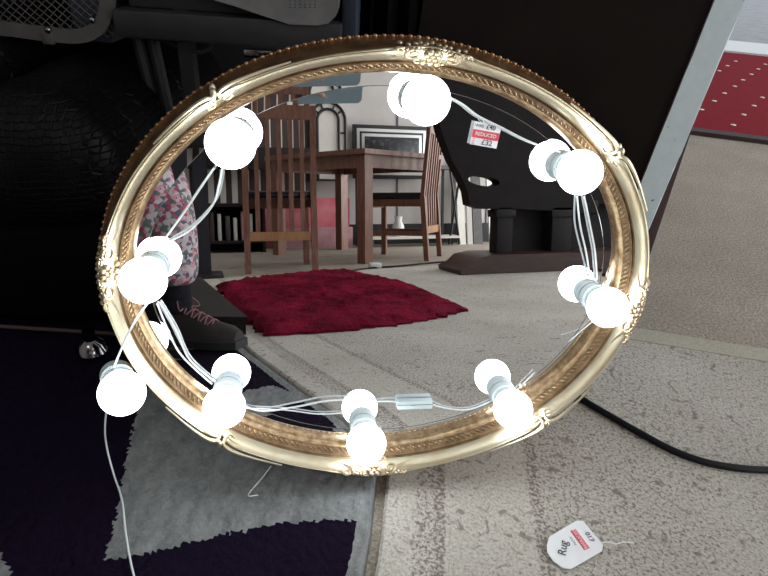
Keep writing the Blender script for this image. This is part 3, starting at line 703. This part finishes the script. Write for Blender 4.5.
# ------------------------------------------------------------------ REFLECTED ROOM : dining set
def S(x, y): return Vector((-.23+(x+.23)*.96, 1.39-(1.39-y)*.96, FZ))
def leg_box(bm, p, q, a, b=None):    # square-section bar between two points
    b = b or a; P_, Q_ = Vector(p), Vector(q)
    return hexa(bm, [P_+Vector((-a, -b, 0)), P_+Vector((a, -b, 0)), P_+Vector((a, b, 0)), P_+Vector((-a, b, 0)), Q_+Vector((-a, -b, 0)), Q_+Vector((a, -b, 0)), Q_+Vector((a, b, 0)), Q_+Vector((-a, b, 0))])
def make_chair(label):
    t = thing('dining_chair', label, 'chair', (0, 0, 0), 'slat-backed dining chairs round the table')
    w = .19
    for s in (-1, 1):
        bm = bmesh.new(); leg_box(bm, (s*w, .235, 0), (s*w, .20, .44), .017); leg_box(bm, (s*w, .20, .44), (s*w, .245, .93), .017, .013); obj('back_post', bm, M['wood'], t, False)
        obj('leg', leg_box(bmesh.new(), (s*(w-.005), -.20, 0), (s*(w-.005), -.20, .42), .018), M['wood'], t, False)
        obj('side_rail', bx(s*w-.010, s*w+.010, -.2, .2, .37, .42), M['wood'], t, False)
        obj('stretcher', bx(s*w-.009, s*w+.009, -.2, .21, .17, .20), M['wood'], t, False)
    obj('seat', bx(-.205, .205, -.23, .19, .42, .465, bev=.016), M['seat'], t, False)
    obj('front_rail', bx(-w, w, -.208, -.190, .36, .42), M['wood'], t, False)
    bm = bmesh.new(); hexa(bm, [(-w, .228, .855), (w, .228, .855), (w, .252, .855), (-w, .252, .855), (-w, .232, .93), (w, .232, .93), (w, .258, .93), (-w, .258, .93)]); tag(obj('top_rail', bm, M['woodlight'] if False else M['wood'], t, False))
    tag(obj('bottom_rail', bx(-w, w, .205, .228, .185, .235), M['woodlight'], t, False), 'lighter honey coloured rail')
    for k in range(5):
        x = -w+(k+1)*2*w/6; bm = bmesh.new(); leg_box(bm, (x, .215, .21), (x, .205, .45), .013, .006); leg_box(bm, (x, .205, .45), (x, .242, .865), .012, .006); obj('slat', bm, M['wood'], t, False)
    return t
ch = make_chair('dining chair with its slatted back to the mirror, nearest the red shaggy rug')
ch.location = S(.235, -2.22); ch.scale = (.96, .96, .96); ch.rotation_euler = (0, 0, math.radians(4))
c2 = copy_tree(ch); c2['label'] = 'dining chair at the right of the table, its black seat side-on to the mirror'
c2.location = S(1.18, -2.66); c2.rotation_euler = (0, 0, math.radians(-54))
# table
tb_ = thing('dining_table', 'brown wooden dining table standing between the two slat-backed chairs', 'table', (.82, -2.3, FZ))
ca, cbv = Vector((-.50, -.866, 0)), Vector((.866, -.50, 0)); c00 = S(.80, -2.30); c00.z = 0
def tp_(s, t_, z): return c00+ca*s+cbv*t_+Vector((0, 0, z))
def tbox(s0, s1, t0, t1, z0, z1): return hexa(bmesh.new(), [tp_(s0, t0, z0), tp_(s1, t0, z0), tp_(s1, t1, z0), tp_(s0, t1, z0), tp_(s0, t0, z1), tp_(s1, t0, z1), tp_(s1, t1, z1), tp_(s0, t1, z1)])
LA, LB = .95, .70
obj('tabletop', tbox(-.03, LA+.03, -.03, LB+.03, .665, .695), M['wood'], tb_)
for a in ((.02, LA-.02, .01, .035), (.02, LA-.02, LB-.035, LB-.01)): obj('apron', tbox(*a, .585, .665), M['wood'], tb_)
for a in ((.01, .035, .02, LB-.02), (LA-.035, LA-.01, .02, LB-.02)): obj('apron', tbox(*a, .585, .665), M['wood'], tb_)
for s, t_ in ((0, 0), (LA-.07, 0), (LA-.07, LB-.07)): obj('leg', tbox(s, s+.07, t_, t_+.07, FZ, .665), M['wood'], tb_)
# wall mirror with arched black frame
yw = -3.67
A_, B_ = ry(311, 150, yw), ry(345, 103, yw); xm, rw = (A_[0]+B_[0])/2, (B_[0]-A_[0])/2; zb2, zt2 = A_[2]-.25, B_[2]
am = thing('arched_wall_mirror', 'arched cream panelled wall mirror with a thin black frame on the back wall', 'mirror', (xm, yw, zb2))
def arch(r, zc, zb, K=16): return [(xm-r, zb)]+[(xm-r*math.cos(PI*i/K), zc+r*math.sin(PI*i/K)) for i in range(K+1)]+[(xm+r, zb)]
zc = zt2-rw
prism(bm := bmesh.new(), arch(rw, zc, zb2), yw-.02, yw, lambda s, t_, d: Vector((s, d, t_))); obj('pane', bm, M['pale'], am)
for r in (rw, rw*.62):
    bm = bmesh.new(); tube(bm, [Vector((s, yw+.008, t_)) for s, t_ in arch(r, zc, zb2)]+([Vector((xm-r, yw+.008, zb2))] if r == rw else []), .012, seg=8, k=0); obj('frame', bm, M['blackmetal'], am)
for a in (35, 65, 115, 145):
    bm = bmesh.new(); tube(bm, [Vector((xm+rw*.62*math.cos(math.radians(a)), yw+.008, zc+rw*.62*math.sin(math.radians(a)))), Vector((xm+rw*math.cos(math.radians(a)), yw+.008, zc+rw*math.sin(math.radians(a))))], .008, seg=6, k=0); obj('glazing_bar', bm, M['blackmetal'], am)
bm = bmesh.new(); tube(bm, [(xm+rw*.62, yw+.008, zc-.1), (xm+rw, yw+.008, zc-.1)], .008, seg=6, k=0); obj('glazing_bar', bm, M['blackmetal'], am)
# framed picture
A_, B_ = ry(353, 124, yw), ry(427, 152, yw); x0, x1, z1 = A_[0], B_[0]+.02, A_[2]; z0 = z1-.46
pf = thing('framed_picture', 'dark framed picture with a silver mount on the back wall behind the table', 'picture', ((x0+x1)/2, yw, z0))
def fr(i, y0, y1, m, nm):
    return obj(nm, bx(x0+i, x1-i, y0, y1, z0+i, z1-i, bev=.003), M[m], pf)
fr(0, yw-.03, yw, 'blackmetal', 'frame'); fr(.032, yw-.01, yw+.004, 'silver', 'inner_frame'); fr(.058, yw-.01, yw+.007, 'blackmetal', 'slip'); fr(.075, yw-.01, yw+.010, 'silver', 'mount'); fr(.100, yw-.01, yw+.013, 'print', 'print')
# second black frame above (caught by the bevel)
# black metal trestle console
cx0, cx1 = ry(366, 240, -3.45)[0], ry(452, 240, -3.45)[0]
ct = thing('metal_console', 'black metal console with crossed legs and a pale lower shelf under the picture', 'console', ((cx0+cx1)/2, -3.45, FZ))
zt_ = ry(400, 166, -3.4)[2]; obj('top', bx(cx0-.05, cx1+.05, -3.58, -3.36, zt_-.02, zt_+.01), M['midgrey'], ct)
obj('lower_shelf', bx(cx0-.02, cx1+.05, -3.57, -3.38, .055, .075), M['pale'], ct)
for x in (cx0, cx1):
    for (xa, xb) in ((x-.05, x+.05), (x+.05, x-.05)):
        bm = bmesh.new(); tube(bm, [(xa, -3.40, FZ+.01), (xb, -3.40, zt_-.02)], .011, seg=8, k=0); obj('leg', bm, M['blackmetal'], ct)
    obj('leg', bx(x-.06, x-.04, -3.57, -3.55, FZ, zt_), M['blackmetal'], ct); obj('leg', bx(x+.04, x+.06, -3.57, -3.55, FZ, zt_), M['blackmetal'], ct)
o = rebase(obj('white_jug', lathe(bmesh.new(), [(0, 0), (.04, 0), (.055, .04), (.05, .09), (.03, .13), (.036, .17), (.03, .17), (0, .16)], 20, Matrix.Translation((ry(399, 240, -3.45)[0], -3.47, .0755))), M['white'])); tag(o, 'small white jug on the lower shelf of the metal console', 'jug')
# canvases
def canvas(u0, v0, u1, v1, y, m, lab):
    A_, B_ = ry(u0, v0, y), ry(u1, v1, y); zz0 = FZ; o = obj('canvas', bx(A_[0], B_[0], y-.03, y, zz0, A_[2], bev=.003), M[m]); tag(rebase(o), lab, 'painting')
canvas(262, 198, 350, 250, -3.60, 'pink', 'bright pink painted canvas on the floor under the table against the back wall')
canvas(275, 228, 353, 255, -3.50, 'pink2', 'paler mauve pink canvas leaning in front of the bright pink one')
# vertical blind of cream slats, back left
xa, xb = ry(180, 110, -3.68)[0], ry(306, 110, -3.68)[0]
vb = thing('vertical_blind', 'vertical blind of cream and brown slats on the back wall behind the left chair', 'blind', ((xa+xb)/2, -3.68, .38))
k = 0; x = xa
while x < xb:
    obj('slat', bx(x, x+.045, -3.70, -3.685, .36, 1.60), M['pale' if k % 2 == 0 else 'brown'], vb); k += 1; x += .047
obj('headrail', bx(xa, xb, -3.71, -3.66, 1.60, 1.64), M['white'], vb)
# dark wall shelf in front of the blind
ws = tag(obj('wall_shelf', bx(xa-.2, xb+.05, -3.62, -3.46, .63, .80, bev=.004), M['wooddark']), 'long dark wooden rail shelf in front of the cream and brown blind', 'shelf'); rebase(ws)
sbx0, sbx1 = ry(205, 240, -3.3)[0], ry(258, 240, -3.3)[0]
sb = thing('sideboard', 'low dark open sideboard on the floor at the back left holding upright books', 'sideboard', ((sbx0+sbx1)/2, -3.35, FZ))
for nm, a in (('top', (sbx0-.3, sbx1+.03, -3.46, -3.2, .335, .36)), ('shelf', (sbx0-.3, sbx1+.03, -3.46, -3.2, .06, .08)), ('back_panel', (sbx0-.3, sbx1+.03, -3.48, -3.46, FZ, .36)), ('side_panel', (sbx0-.32, sbx0-.30, -3.46, -3.2, FZ, .36)), ('side_panel', (sbx1+.03, sbx1+.05, -3.46, -3.2, FZ, .36))): obj(nm, bx(*a), M['wooddark'], sb)
for i in range(7):
    x = sbx0-.02+i*.058; h_ = .17+.015*((i*3) % 4); o = rebase(obj('book', bx(x, x+.026+.006*(i % 2), -3.40, -3.24, .0805, .0805+h_, bev=.002), M[('pale', 'brown', 'white', 'grill', 'pale', 'pink2', 'white')[i]]))
    tag(o, ('cream book at the far left end of the row on the dark sideboard', 'brown book between the first cream book and a white one on the sideboard', 'white book between the brown book and the grey one on the sideboard', 'grey book in the middle of the row on the dark sideboard', 'cream book between the grey book and the mauve one on the sideboard', 'mauve book next to the last white book on the dark sideboard', 'white book at the right end of the row on the dark sideboard')[i], 'book', 'books upright on the dark sideboard')
# low dark plinth under the left side of red rug
pA, pB, pC = rfl(205, 286, .0), rfl(228, 333, 0), rfl(262, 333, 0)
bm = bmesh.new(); pts = [tuple(rfl(u, v, 0)[:2]) for u, v in ((190, 290), (212, 286), (262, 334), (222, 334))]
pts = [(pts[0][0]-.15, pts[0][1]+.10), (pts[1][0]-.05, pts[1][1]+.10), (pts[2][0]-.045, pts[2][1]), (pts[3][0]-.03, pts[3][1])]
pt_ = thing('low_plinth', 'low dark wooden plinth on the floor beside the red shaggy rug', 'plinth', (pts[0][0], pts[0][1], FZ))
prism(bm, pts, .0012, .045, lambda s, t_, d: Vector((s, t_, d))); obj('plinth_body', bm, M['wooddark'], pt_)
cc_ = Vector((sum(p[0] for p in pts)/4, sum(p[1] for p in pts)/4)); bm = bmesh.new(); prism(bm, [tuple(cc_+(Vector(p)-cc_)*1.03) for p in pts], .045, .056, lambda s, t_, d: Vector((s, t_, d))); obj('plinth_top', bm, M['wooddark'], pt_)
# dark carved pedestal table seen at the right of the mirror
yp = -1.5
pd = thing('pedestal_table', 'dark wooden table with a curved side, two columns and a long foot, reflected at right', 'table', (1.5, yp, FZ))
poly = [tuple(ry(u, v, yp)[[0, 2]]) for u, v in ((428, 60), (433, 95), (441, 130), (452, 160), (462, 178), (468, 192), (470, 205), (482, 209), (520, 209), (610, 214), (650, 190), (650, 60))]
hole = [tuple(ry(484+16*math.cos(a), 181+5*math.sin(a)+.12*16*math.cos(a), yp)[[0, 2]]) for a in [2*PI*i/16 for i in range(16)]]
bm = bmesh.new()
def ringf(poly, hole, y): 
    A = [bm.verts.new((x, y, z)) for x, z in poly]; B = [bm.verts.new((x, y, z)) for x, z in hole]
    es = [bm.edges.new((A[i], A[(i+1) % len(A)])) for i in range(len(A))]+[bm.edges.new((B[i], B[(i+1) % len(B)])) for i in range(len(B))]
    bmesh.ops.triangle_fill(bm, edges=es, use_beauty=True); return A, B
A1_, B1_ = ringf(poly, hole, yp); A2_, B2_ = ringf(poly, hole, yp-.09)
for P1, P2 in ((A1_, A2_), (B1_, B2_)):
    for i in range(len(P1)): bm.faces.new((P1[i], P1[(i+1) % len(P1)], P2[(i+1) % len(P1)], P2[i]))
obj('curved_side', bm, M['board'], pd, angle=30)
for u0, u1 in ((497, 513), (552, 572)):
    x0, x1 = ry(u0, 230, yp)[0], ry(u1, 230, yp)[0]; zt3 = ry(u0, 208, yp)[2]
    bm = bmesh.new(); box(bm, x0, x1, yp-.09, yp+.0, .06, zt3+.01, bev=.008); box(bm, x0-.02, x1+.02, yp-.10, yp+.02, .06, .10, bev=.008); box(bm, x0-.012, x1+.012, yp-.095, yp+.012, zt3-.05, zt3-.01, bev=.006); obj('column', bm, M['wooddark'], pd)
x0, x1 = ry(452, 262, yp)[0], ry(640, 262, yp)[0]
pf_ = [(x0, .0015), (x0-.005, .025), (x0+.05, .05), (x0+.09, .085), (x0+.17, .10), (x1, .10), (x1, .0015)]
bm = bmesh.new(); prism(bm, pf_, yp-.18, yp+.12, lambda s, t_, d: Vector((s, d, t_))); tag(obj('foot_block', bm, M['woodred'], pd), 'reddish brown foot')
obj('rear_panel', bx(ry(512, 230, yp)[0], x1, yp-.16, yp-.11, .10, ry(520, 205, yp)[2]), M['wooddark'], pd)
# pale planks leaning at the back right
for i, (u, w_, z) in enumerate(((462, .07, .75), (470, .05, .80), (478, .09, .78), (492, .05, .7))):
    x = ry(u, 240, -3.5)[0]; m_ = ('pale', 'wallb', 'grill', 'white')[i]; bm = bmesh.new(); leg_box(bm, (x, -3.50, FZ), (x+.04, -3.70, z), w_/2, .012)
    tag(rebase(obj('plank', bm, M[m_])), '%s plank leaning on the back wall right of the metal console' % ('cream', 'stone grey', 'dark grey', 'white')[i], 'plank', 'planks leaning on the back wall')
# far-left back furniture: dark cabinet body behind the person
bm = bmesh.new(); q0, q1 = ry(199, 270, -1.75), ry(211, 270, -1.75)
t = thing('dark_post', 'slim black upright post of a stand beside the person\'s leg', 'stand', (q0[0], -1.75, FZ))
obj('pole', leg_box(bmesh.new(), ((q0[0]+q1[0])/2, -1.80, FZ+.02), ((q0[0]+q1[0])/2-.01, -1.80, .95), .033), mat('blue black metal', (.012, .014, .022), .35), t)
obj('foot_plate', bx(q0[0]-.06, q1[0]+.06, -1.90, -1.70, FZ, FZ+.02, bev=.004), M['blackmetal'], t)
# floor cable & plug
bm = bmesh.new(); tube(bm, [Vector(rfl(u, v, .004)) for u, v in ((330, 274), (350, 271), (372, 268), (400, 266), (430, 263), (455, 261))], .006, seg=6); tag(rebase(obj('floor_cable', bm, M['black'])), 'thin black cable across the floor beyond the red shaggy rug', 'cable')
q = rfl(376, 268, .0); tag(rebase(obj('white_plug', bx(q[0]-.04, q[0]+.03, q[1]-.03, q[1]+.02, .001, .03, bev=.006), M['white'])), 'small white plug lying on the floor cable', 'plug')
# ------------------------------------------------------------------ PERSON (photographer, seen in the mirror)
def skin(name, verts, edges, radii, m, parent, sub=2, root=0):
    me = bpy.data.meshes.new(name); me.from_pydata([Vector(v) for v in verts], edges, []); o = bpy.data.objects.new(name, me); C.objects.link(o)
    md = o.modifiers.new('s', 'SKIN'); md.use_smooth_shade = True
    for i, r in enumerate(radii):
        sv = me.skin_vertices[0].data[i]; sv.radius = r if isinstance(r, tuple) else (r, r); sv.use_root = (i == root)
    o.modifiers.new('d', 'SUBSURF').levels = sub; o.modifiers['d'].render_levels = sub
    dg = bpy.context.evaluated_depsgraph_get(); me2 = bpy.data.meshes.new_from_object(o.evaluated_get(dg)); bpy.data.objects.remove(o)
    me2.materials.clear()
    for p in me2.polygons: p.use_smooth = True
    return link(name, me2, m, parent, True, False)
an = Vector(ry(176, 320, -.25)); an.z = .085                     # visible ankle
kn = Vector(ry(166, 182, -.34)); kn.z = .455
hipc = Vector((-.78, -.86, .50)); hl, hr = hipc+Vector((-.10, .03, 0)), hipc+Vector((.09, .02, 0))
kl = Vector((-.78, -.38, .47)); al = Vector((-.70, -.30, .085))
pe = thing('person', 'person in floral trousers and dark lace-up shoes seated and holding a phone, reflected at left', 'person', (hipc.x, hipc.y, FZ))
ph = Vector(CAM)+Vector(R @ np.array([.0800, .0500, -.010]))
shr, shl = Vector((-.60, -.66, .93)), Vector((-.95, -.74, .92)); elr = Vector((-.42, -.36, .82)); wr = ph+Vector((-.165, -.050, -.010))
ell_ = Vector((-.98, -.52, .72)); wl = Vector((-.82, -.36, .56))
neck = Vector((-.77, -.72, .99)); head = Vector((-.74, -.66, 1.13))
body = skin('body', [hipc, hipc+Vector((.01, .06, .16)), hipc+Vector((.01, .12, .33)), (shr+shl)/2+Vector((0, 0, .0)), neck, neck+Vector((.005, .015, .06)), hr, kn+(hr-kn)*.04, an+Vector((0, 0, .22)), an, hl, kl, al+Vector((0, 0, .2)), al, shr, elr, wr, shl, ell_, wl],
     [(0, 1), (1, 2), (2, 3), (3, 4), (4, 5), (0, 6), (6, 7), (7, 8), (8, 9), (0, 10), (10, 11), (11, 12), (12, 13), (3, 14), (14, 15), (15, 16), (3, 17), (17, 18), (18, 19)],
     [(.15, .11), (.13, .10), (.15, .10), (.14, .085), .050, .048, .085, .062, .052, .036, .085, .062, .052, .036, .052, .040, .024, .052, .040, .024], M['skin'], pe)
# head with face
bm = bmesh.new(); bmesh.ops.create_uvsphere(bm, u_segments=24, v_segments=18, radius=1)
for v in bm.verts:
    x, y, z = v.co; k = 1-.22*max(0, -z)**1.3
    y2 = y*(1-.06*max(0, -z)); nose = .16*math.exp(-((x/.16)**2+((z+.12)/.22)**2)) if y > .3 else 0
    eye = -.05*math.exp(-(((abs(x)-.36)/.16)**2+((z-.06)/.12)**2)) if y > .3 else 0
    v.co = head+Vector((x*.074*k, (y2+nose+eye)*.094, z*.115))
for s in (-1, 1): blob(bm, head+Vector((s*.076, 0, -.005)), (.010, .018, .030))
obj('head', bm, M['skin'], pe)
for s in (-1, 1): blob(bm := bmesh.new(), head+Vector((s*.027, .080, .008)), (.012, .008, .007)); e_ = obj('eye', bm, M['white'], pe)
blob(bm := bmesh.new(), head+Vector((0, .083, -.055)), (.024, .008, .006)); obj('mouth', bm, M['lace'], pe)
bm = bmesh.new(); bmesh.ops.create_uvsphere(bm, u_segments=24, v_segments=16, radius=1)
for v in bm.verts:
    x, y, z = v.co; v.co = head+Vector((x*.086, y*.098-.014, .018+z*.112-(.07 if (y < .2 and z < 0) else 0)))
bmesh.ops.delete(bm, geom=[v for v in bm.verts if v.co.y > head.y+.052 and v.co.z < head.z+.07], context='VERTS'); obj('hair', bm, M['hair'], pe)
# clothes
skin('trousers', [hipc+Vector((0, 0, .05)), hipc, hr, kn+(hr-kn)*.04, an+Vector((0, 0, .22)), an+Vector((0, 0, .065)), hl, kl, al+Vector((0, 0, .2)), al+Vector((0, 0, .09))],
     [(0, 1), (1, 2), (2, 3), (3, 4), (4, 5), (1, 6), (6, 7), (7, 8), (8, 9)], [(.165, .125), (.165, .125), .100, .078, .072, .068, .100, .078, .072, .068], M['floral'], pe, root=1)
skin('jumper', [hipc+Vector((.0, .02, .06)), hipc+Vector((.01, .06, .16)), hipc+Vector((.01, .12, .33)), (shr+shl)/2, neck-Vector((0, 0, .015)), shr, elr, wr+(elr-wr)*.12, shl, ell_, wl+(ell_-wl)*.12],
     [(0, 1), (1, 2), (2, 3), (3, 4), (3, 5), (5, 6), (6, 7), (3, 8), (8, 9), (9, 10)], [(.172, .135), (.150, .118), (.168, .118), (.155, .10), .060, .066, .052, .036, .066, .052, .036], M['knit'], pe)
# hands
def hand(w, d, upv, m, side, curl=.5):
    d = d.normalized(); s = d.cross(upv).normalized()*side; u = s.cross(d).normalized()*side
    skin('palm', [w, w+d*.045, w+d*.085], [(0, 1), (1, 2)], [(.026, .018), (.040, .016), (.036, .014)], m, pe)
    for k, (o_, l_) in enumerate(((.030, .068), (.010, .078), (-.010, .072), (-.029, .056))):
        b0 = w+d*.070+s*o_*.8; p1 = b0+d*(.02+l_*.42)+s*o_*.2; p2 = p1+(d*math.cos(curl)-u*math.sin(curl))*l_*.34; p3 = p2+(d*math.cos(2*curl)-u*math.sin(2*curl))*l_*.28
        skin('finger', [b0, p1, p2, p3], [(0, 1), (1, 2), (2, 3)], [.0095, .0088, .0080, .0065], m, pe, 1)
    b0 = w+d*.025+s*.024; skin('thumb', [b0, b0+d*.025+s*.026, b0+d*.055+s*.034-u*.012, b0+d*.075+s*.030-u*.022], [(0, 1), (1, 2), (2, 3)], [.013, .011, .0095, .0078], m, pe, 1)
hand(wr, (ph-wr), Vector((0, 0, 1)), M['skin'], 1, .35); hand(wl, Vector((.5, .6, -.45)), Vector((0, 0, 1)), M['skin'], 1, .4)
# shoes
def shoe(an_, dirx, nm='shoe'):
    d = Vector((dirx[0], dirx[1], 0)).normalized(); s = Vector((d.y, -d.x, 0)); z0 = .0085
    st_ = [(-.075, .026, .070), (-.060, .034, .085), (-.030, .036, .095), (.010, .038, .092), (.050, .042, .075), (.090, .048, .058), (.130, .050, .050), (.165, .044, .044), (.190, .026, .032)]
    bm = bmesh.new(); rings = []
    for x, w_, h_ in st_:
        r_ = []
        for k in range(16):
            a = PI*k/15; cx_, cz_ = math.cos(a), math.sin(a)**.7; r_.append(bm.verts.new(Vector((an_.x, an_.y, z0+.012))+d*x+s*(w_*cx_*(1-.15*cz_))+Vector((0, 0, h_*cz_))))
        rings.append(r_)
    for A, B in zip(rings, rings[1:]):
        for k in range(15): bm.faces.new((A[k], A[k+1], B[k+1], B[k]))
        bm.faces.new((A[15], A[0], B[0], B[15]))
    bm.faces.new(rings[0]); bm.faces.new(rings[-1]); sh = obj(nm, bm, M['shoe'], pe)
    bm = bmesh.new(); outl = [(x-.004*(x < 0)+.006*(x > .18), w_+.004) for x, w_, _ in st_]
    pol = [(x, w_) for x, w_ in outl]+[(x, -w_) for x, w_ in outl[::-1]]
    prism(bm, pol, z0, z0+.020, lambda a, b, c: Vector((an_.x, an_.y, 0))+d*a+s*b+Vector((0, 0, c))); so = obj('sole', bm, M['sole'], None); so.parent = sh; so.data.transform(Matrix.Translation(-wpos(pe)))
    bm = bmesh.new()
    for k in range(5):
        x = .030+k*.020; h_ = .100-k*.008
        for sg in (1, -1): tube(bm, [Vector((an_.x, an_.y, z0+h_-.010))+d*x+s*.024*sg, Vector((an_.x, an_.y, z0+h_+.002))+d*(x+.008), Vector((an_.x, an_.y, z0+h_-.016))+d*(x+.014)-s*.024*sg], .0022, seg=5)
    for sg in (1, -1): tube(bm, [Vector((an_.x, an_.y, z0+.105))+d*.025, Vector((an_.x, an_.y, z0+.118))+d*.03+s*sg*.03, Vector((an_.x, an_.y, z0+.095))+d*.045+s*sg*.042, Vector((an_.x, an_.y, z0+.10))+d*.03], .0020, seg=5)
    la = obj('laces', bm, M['lace'], None); la.parent = sh; la.data.transform(Matrix.Translation(-wpos(pe)))
    bm = bmesh.new(); tube(bm, [Vector((an_.x, an_.y, .09)), Vector((an_.x, an_.y, .19))], .044, seg=16, k=4); obj('sock', bm, M['knit'], pe)
shoe(an, (.80, .55)); shoe(al, (.1, 1))
# phone
phn = thing('phone', 'blue grey smartphone held sideways by the seated person, reflected at the top of the mirror', 'phone', ph)
Mc = Matrix((Vector(R @ np.array([1, 0, 0])), Vector(R @ np.array([0, -1, 0])), Vector(R @ np.array([0, 0, -1])))).transposed().to_4x4()
pc = [(sx_*.066+.012*math.cos(a_), sy_*.026+.012*math.sin(a_)) for sx_, sy_, q0_ in ((1, 1, 0), (-1, 1, 1), (-1, -1, 2), (1, -1, 3)) for a_ in [PI/2*(q0_+k/6) for k in range(7)]]
MP = Matrix.Translation(ph) @ Mc; prism(b2 := bmesh.new(), pc, -.004, .004, lambda s_, t_, d_: MP @ Vector((s_, t_, d_))); obj('case', b2, M['phone'], phn)
obj('screen', bx(-.072, .072, -.034, .034, .0040, .0046, M4=Matrix.Translation(ph) @ Mc), M['black'], phn)
# stool
stl = thing('low_stool', 'low black upholstered stool under the seated person', 'stool', (hipc.x, hipc.y, FZ))
obj('seat', bx(hipc.x-.2, hipc.x+.2, hipc.y-.18, hipc.y+.16, .30, .375, bev=.02), M['leather'], stl)
for sx_ in (-.16, .16):
    for sy_ in (-.15, .13): obj('leg', bx(hipc.x+sx_-.015, hipc.x+sx_+.015, hipc.y+sy_-.015, hipc.y+sy_+.015, FZ, .30), M['wooddark'], stl)
# ------------------------------------------------------------------ LIGHT
wd_ = bpy.data.worlds.new('World'); bpy.context.scene.world = wd_; wd_.use_nodes = True
bgn = wd_.node_tree.nodes['Background']; bgn.inputs[0].default_value = (.86, .93, 1.0, 1); bgn.inputs[1].default_value = 1.0
def area(loc, rot, sx_, sy_, e, col=(1, 1, 1)):
    l = bpy.data.lights.new('window_light', 'AREA'); l.shape = 'RECTANGLE'; l.size = sx_; l.size_y = sy_; l.energy = e; l.color = col
    o = bpy.data.objects.new('window_light', l); C.objects.link(o); o.location = loc; o.rotation_euler = rot; return o
for k_, (ya, yb2, za, zb3) in enumerate(((-1.5, 3.5, .4, 2.4), (-3.4, -1.9, .2, 2.1))):
    bm = bmesh.new()
    for t_ in (0, .5, 1): box(bm, 4.56, 4.62, ya+(yb2-ya)*t_-.03, ya+(yb2-ya)*t_+.03, FZ, 2.6)
    box(bm, 4.56, 4.62, ya, yb2, za-.06, za); box(bm, 4.56, 4.62, ya, yb2, zb3, zb3+.06)
    struct('window_%d' % (k_+1), bm, M['white'])
area((4.5, 1.0, 1.4), (0, math.radians(90), 0), 2.0, 5.0, 70, (.95, .98, 1))
area((4.4, -2.6, 1.1), (0, math.radians(90), 0), 1.8, 1.4, 90, (1, .98, .95))
# ------------------------------------------------------------------ CAMERA
cam = bpy.data.cameras.new('camera'); co = bpy.data.objects.new('camera', cam); C.objects.link(co)
cam.sensor_width = 36; cam.lens = 36*FP/768; cam.clip_start = .01
co.matrix_world = Matrix.Translation(CAM) @ Mc
s = bpy.context.scene; s.camera = co
s.view_settings.view_transform = 'Standard'; s.view_settings.look = 'None'; s.view_settings.gamma = 1; s.view_settings.use_curve_mapping = False
s.view_settings.exposure = 0.18
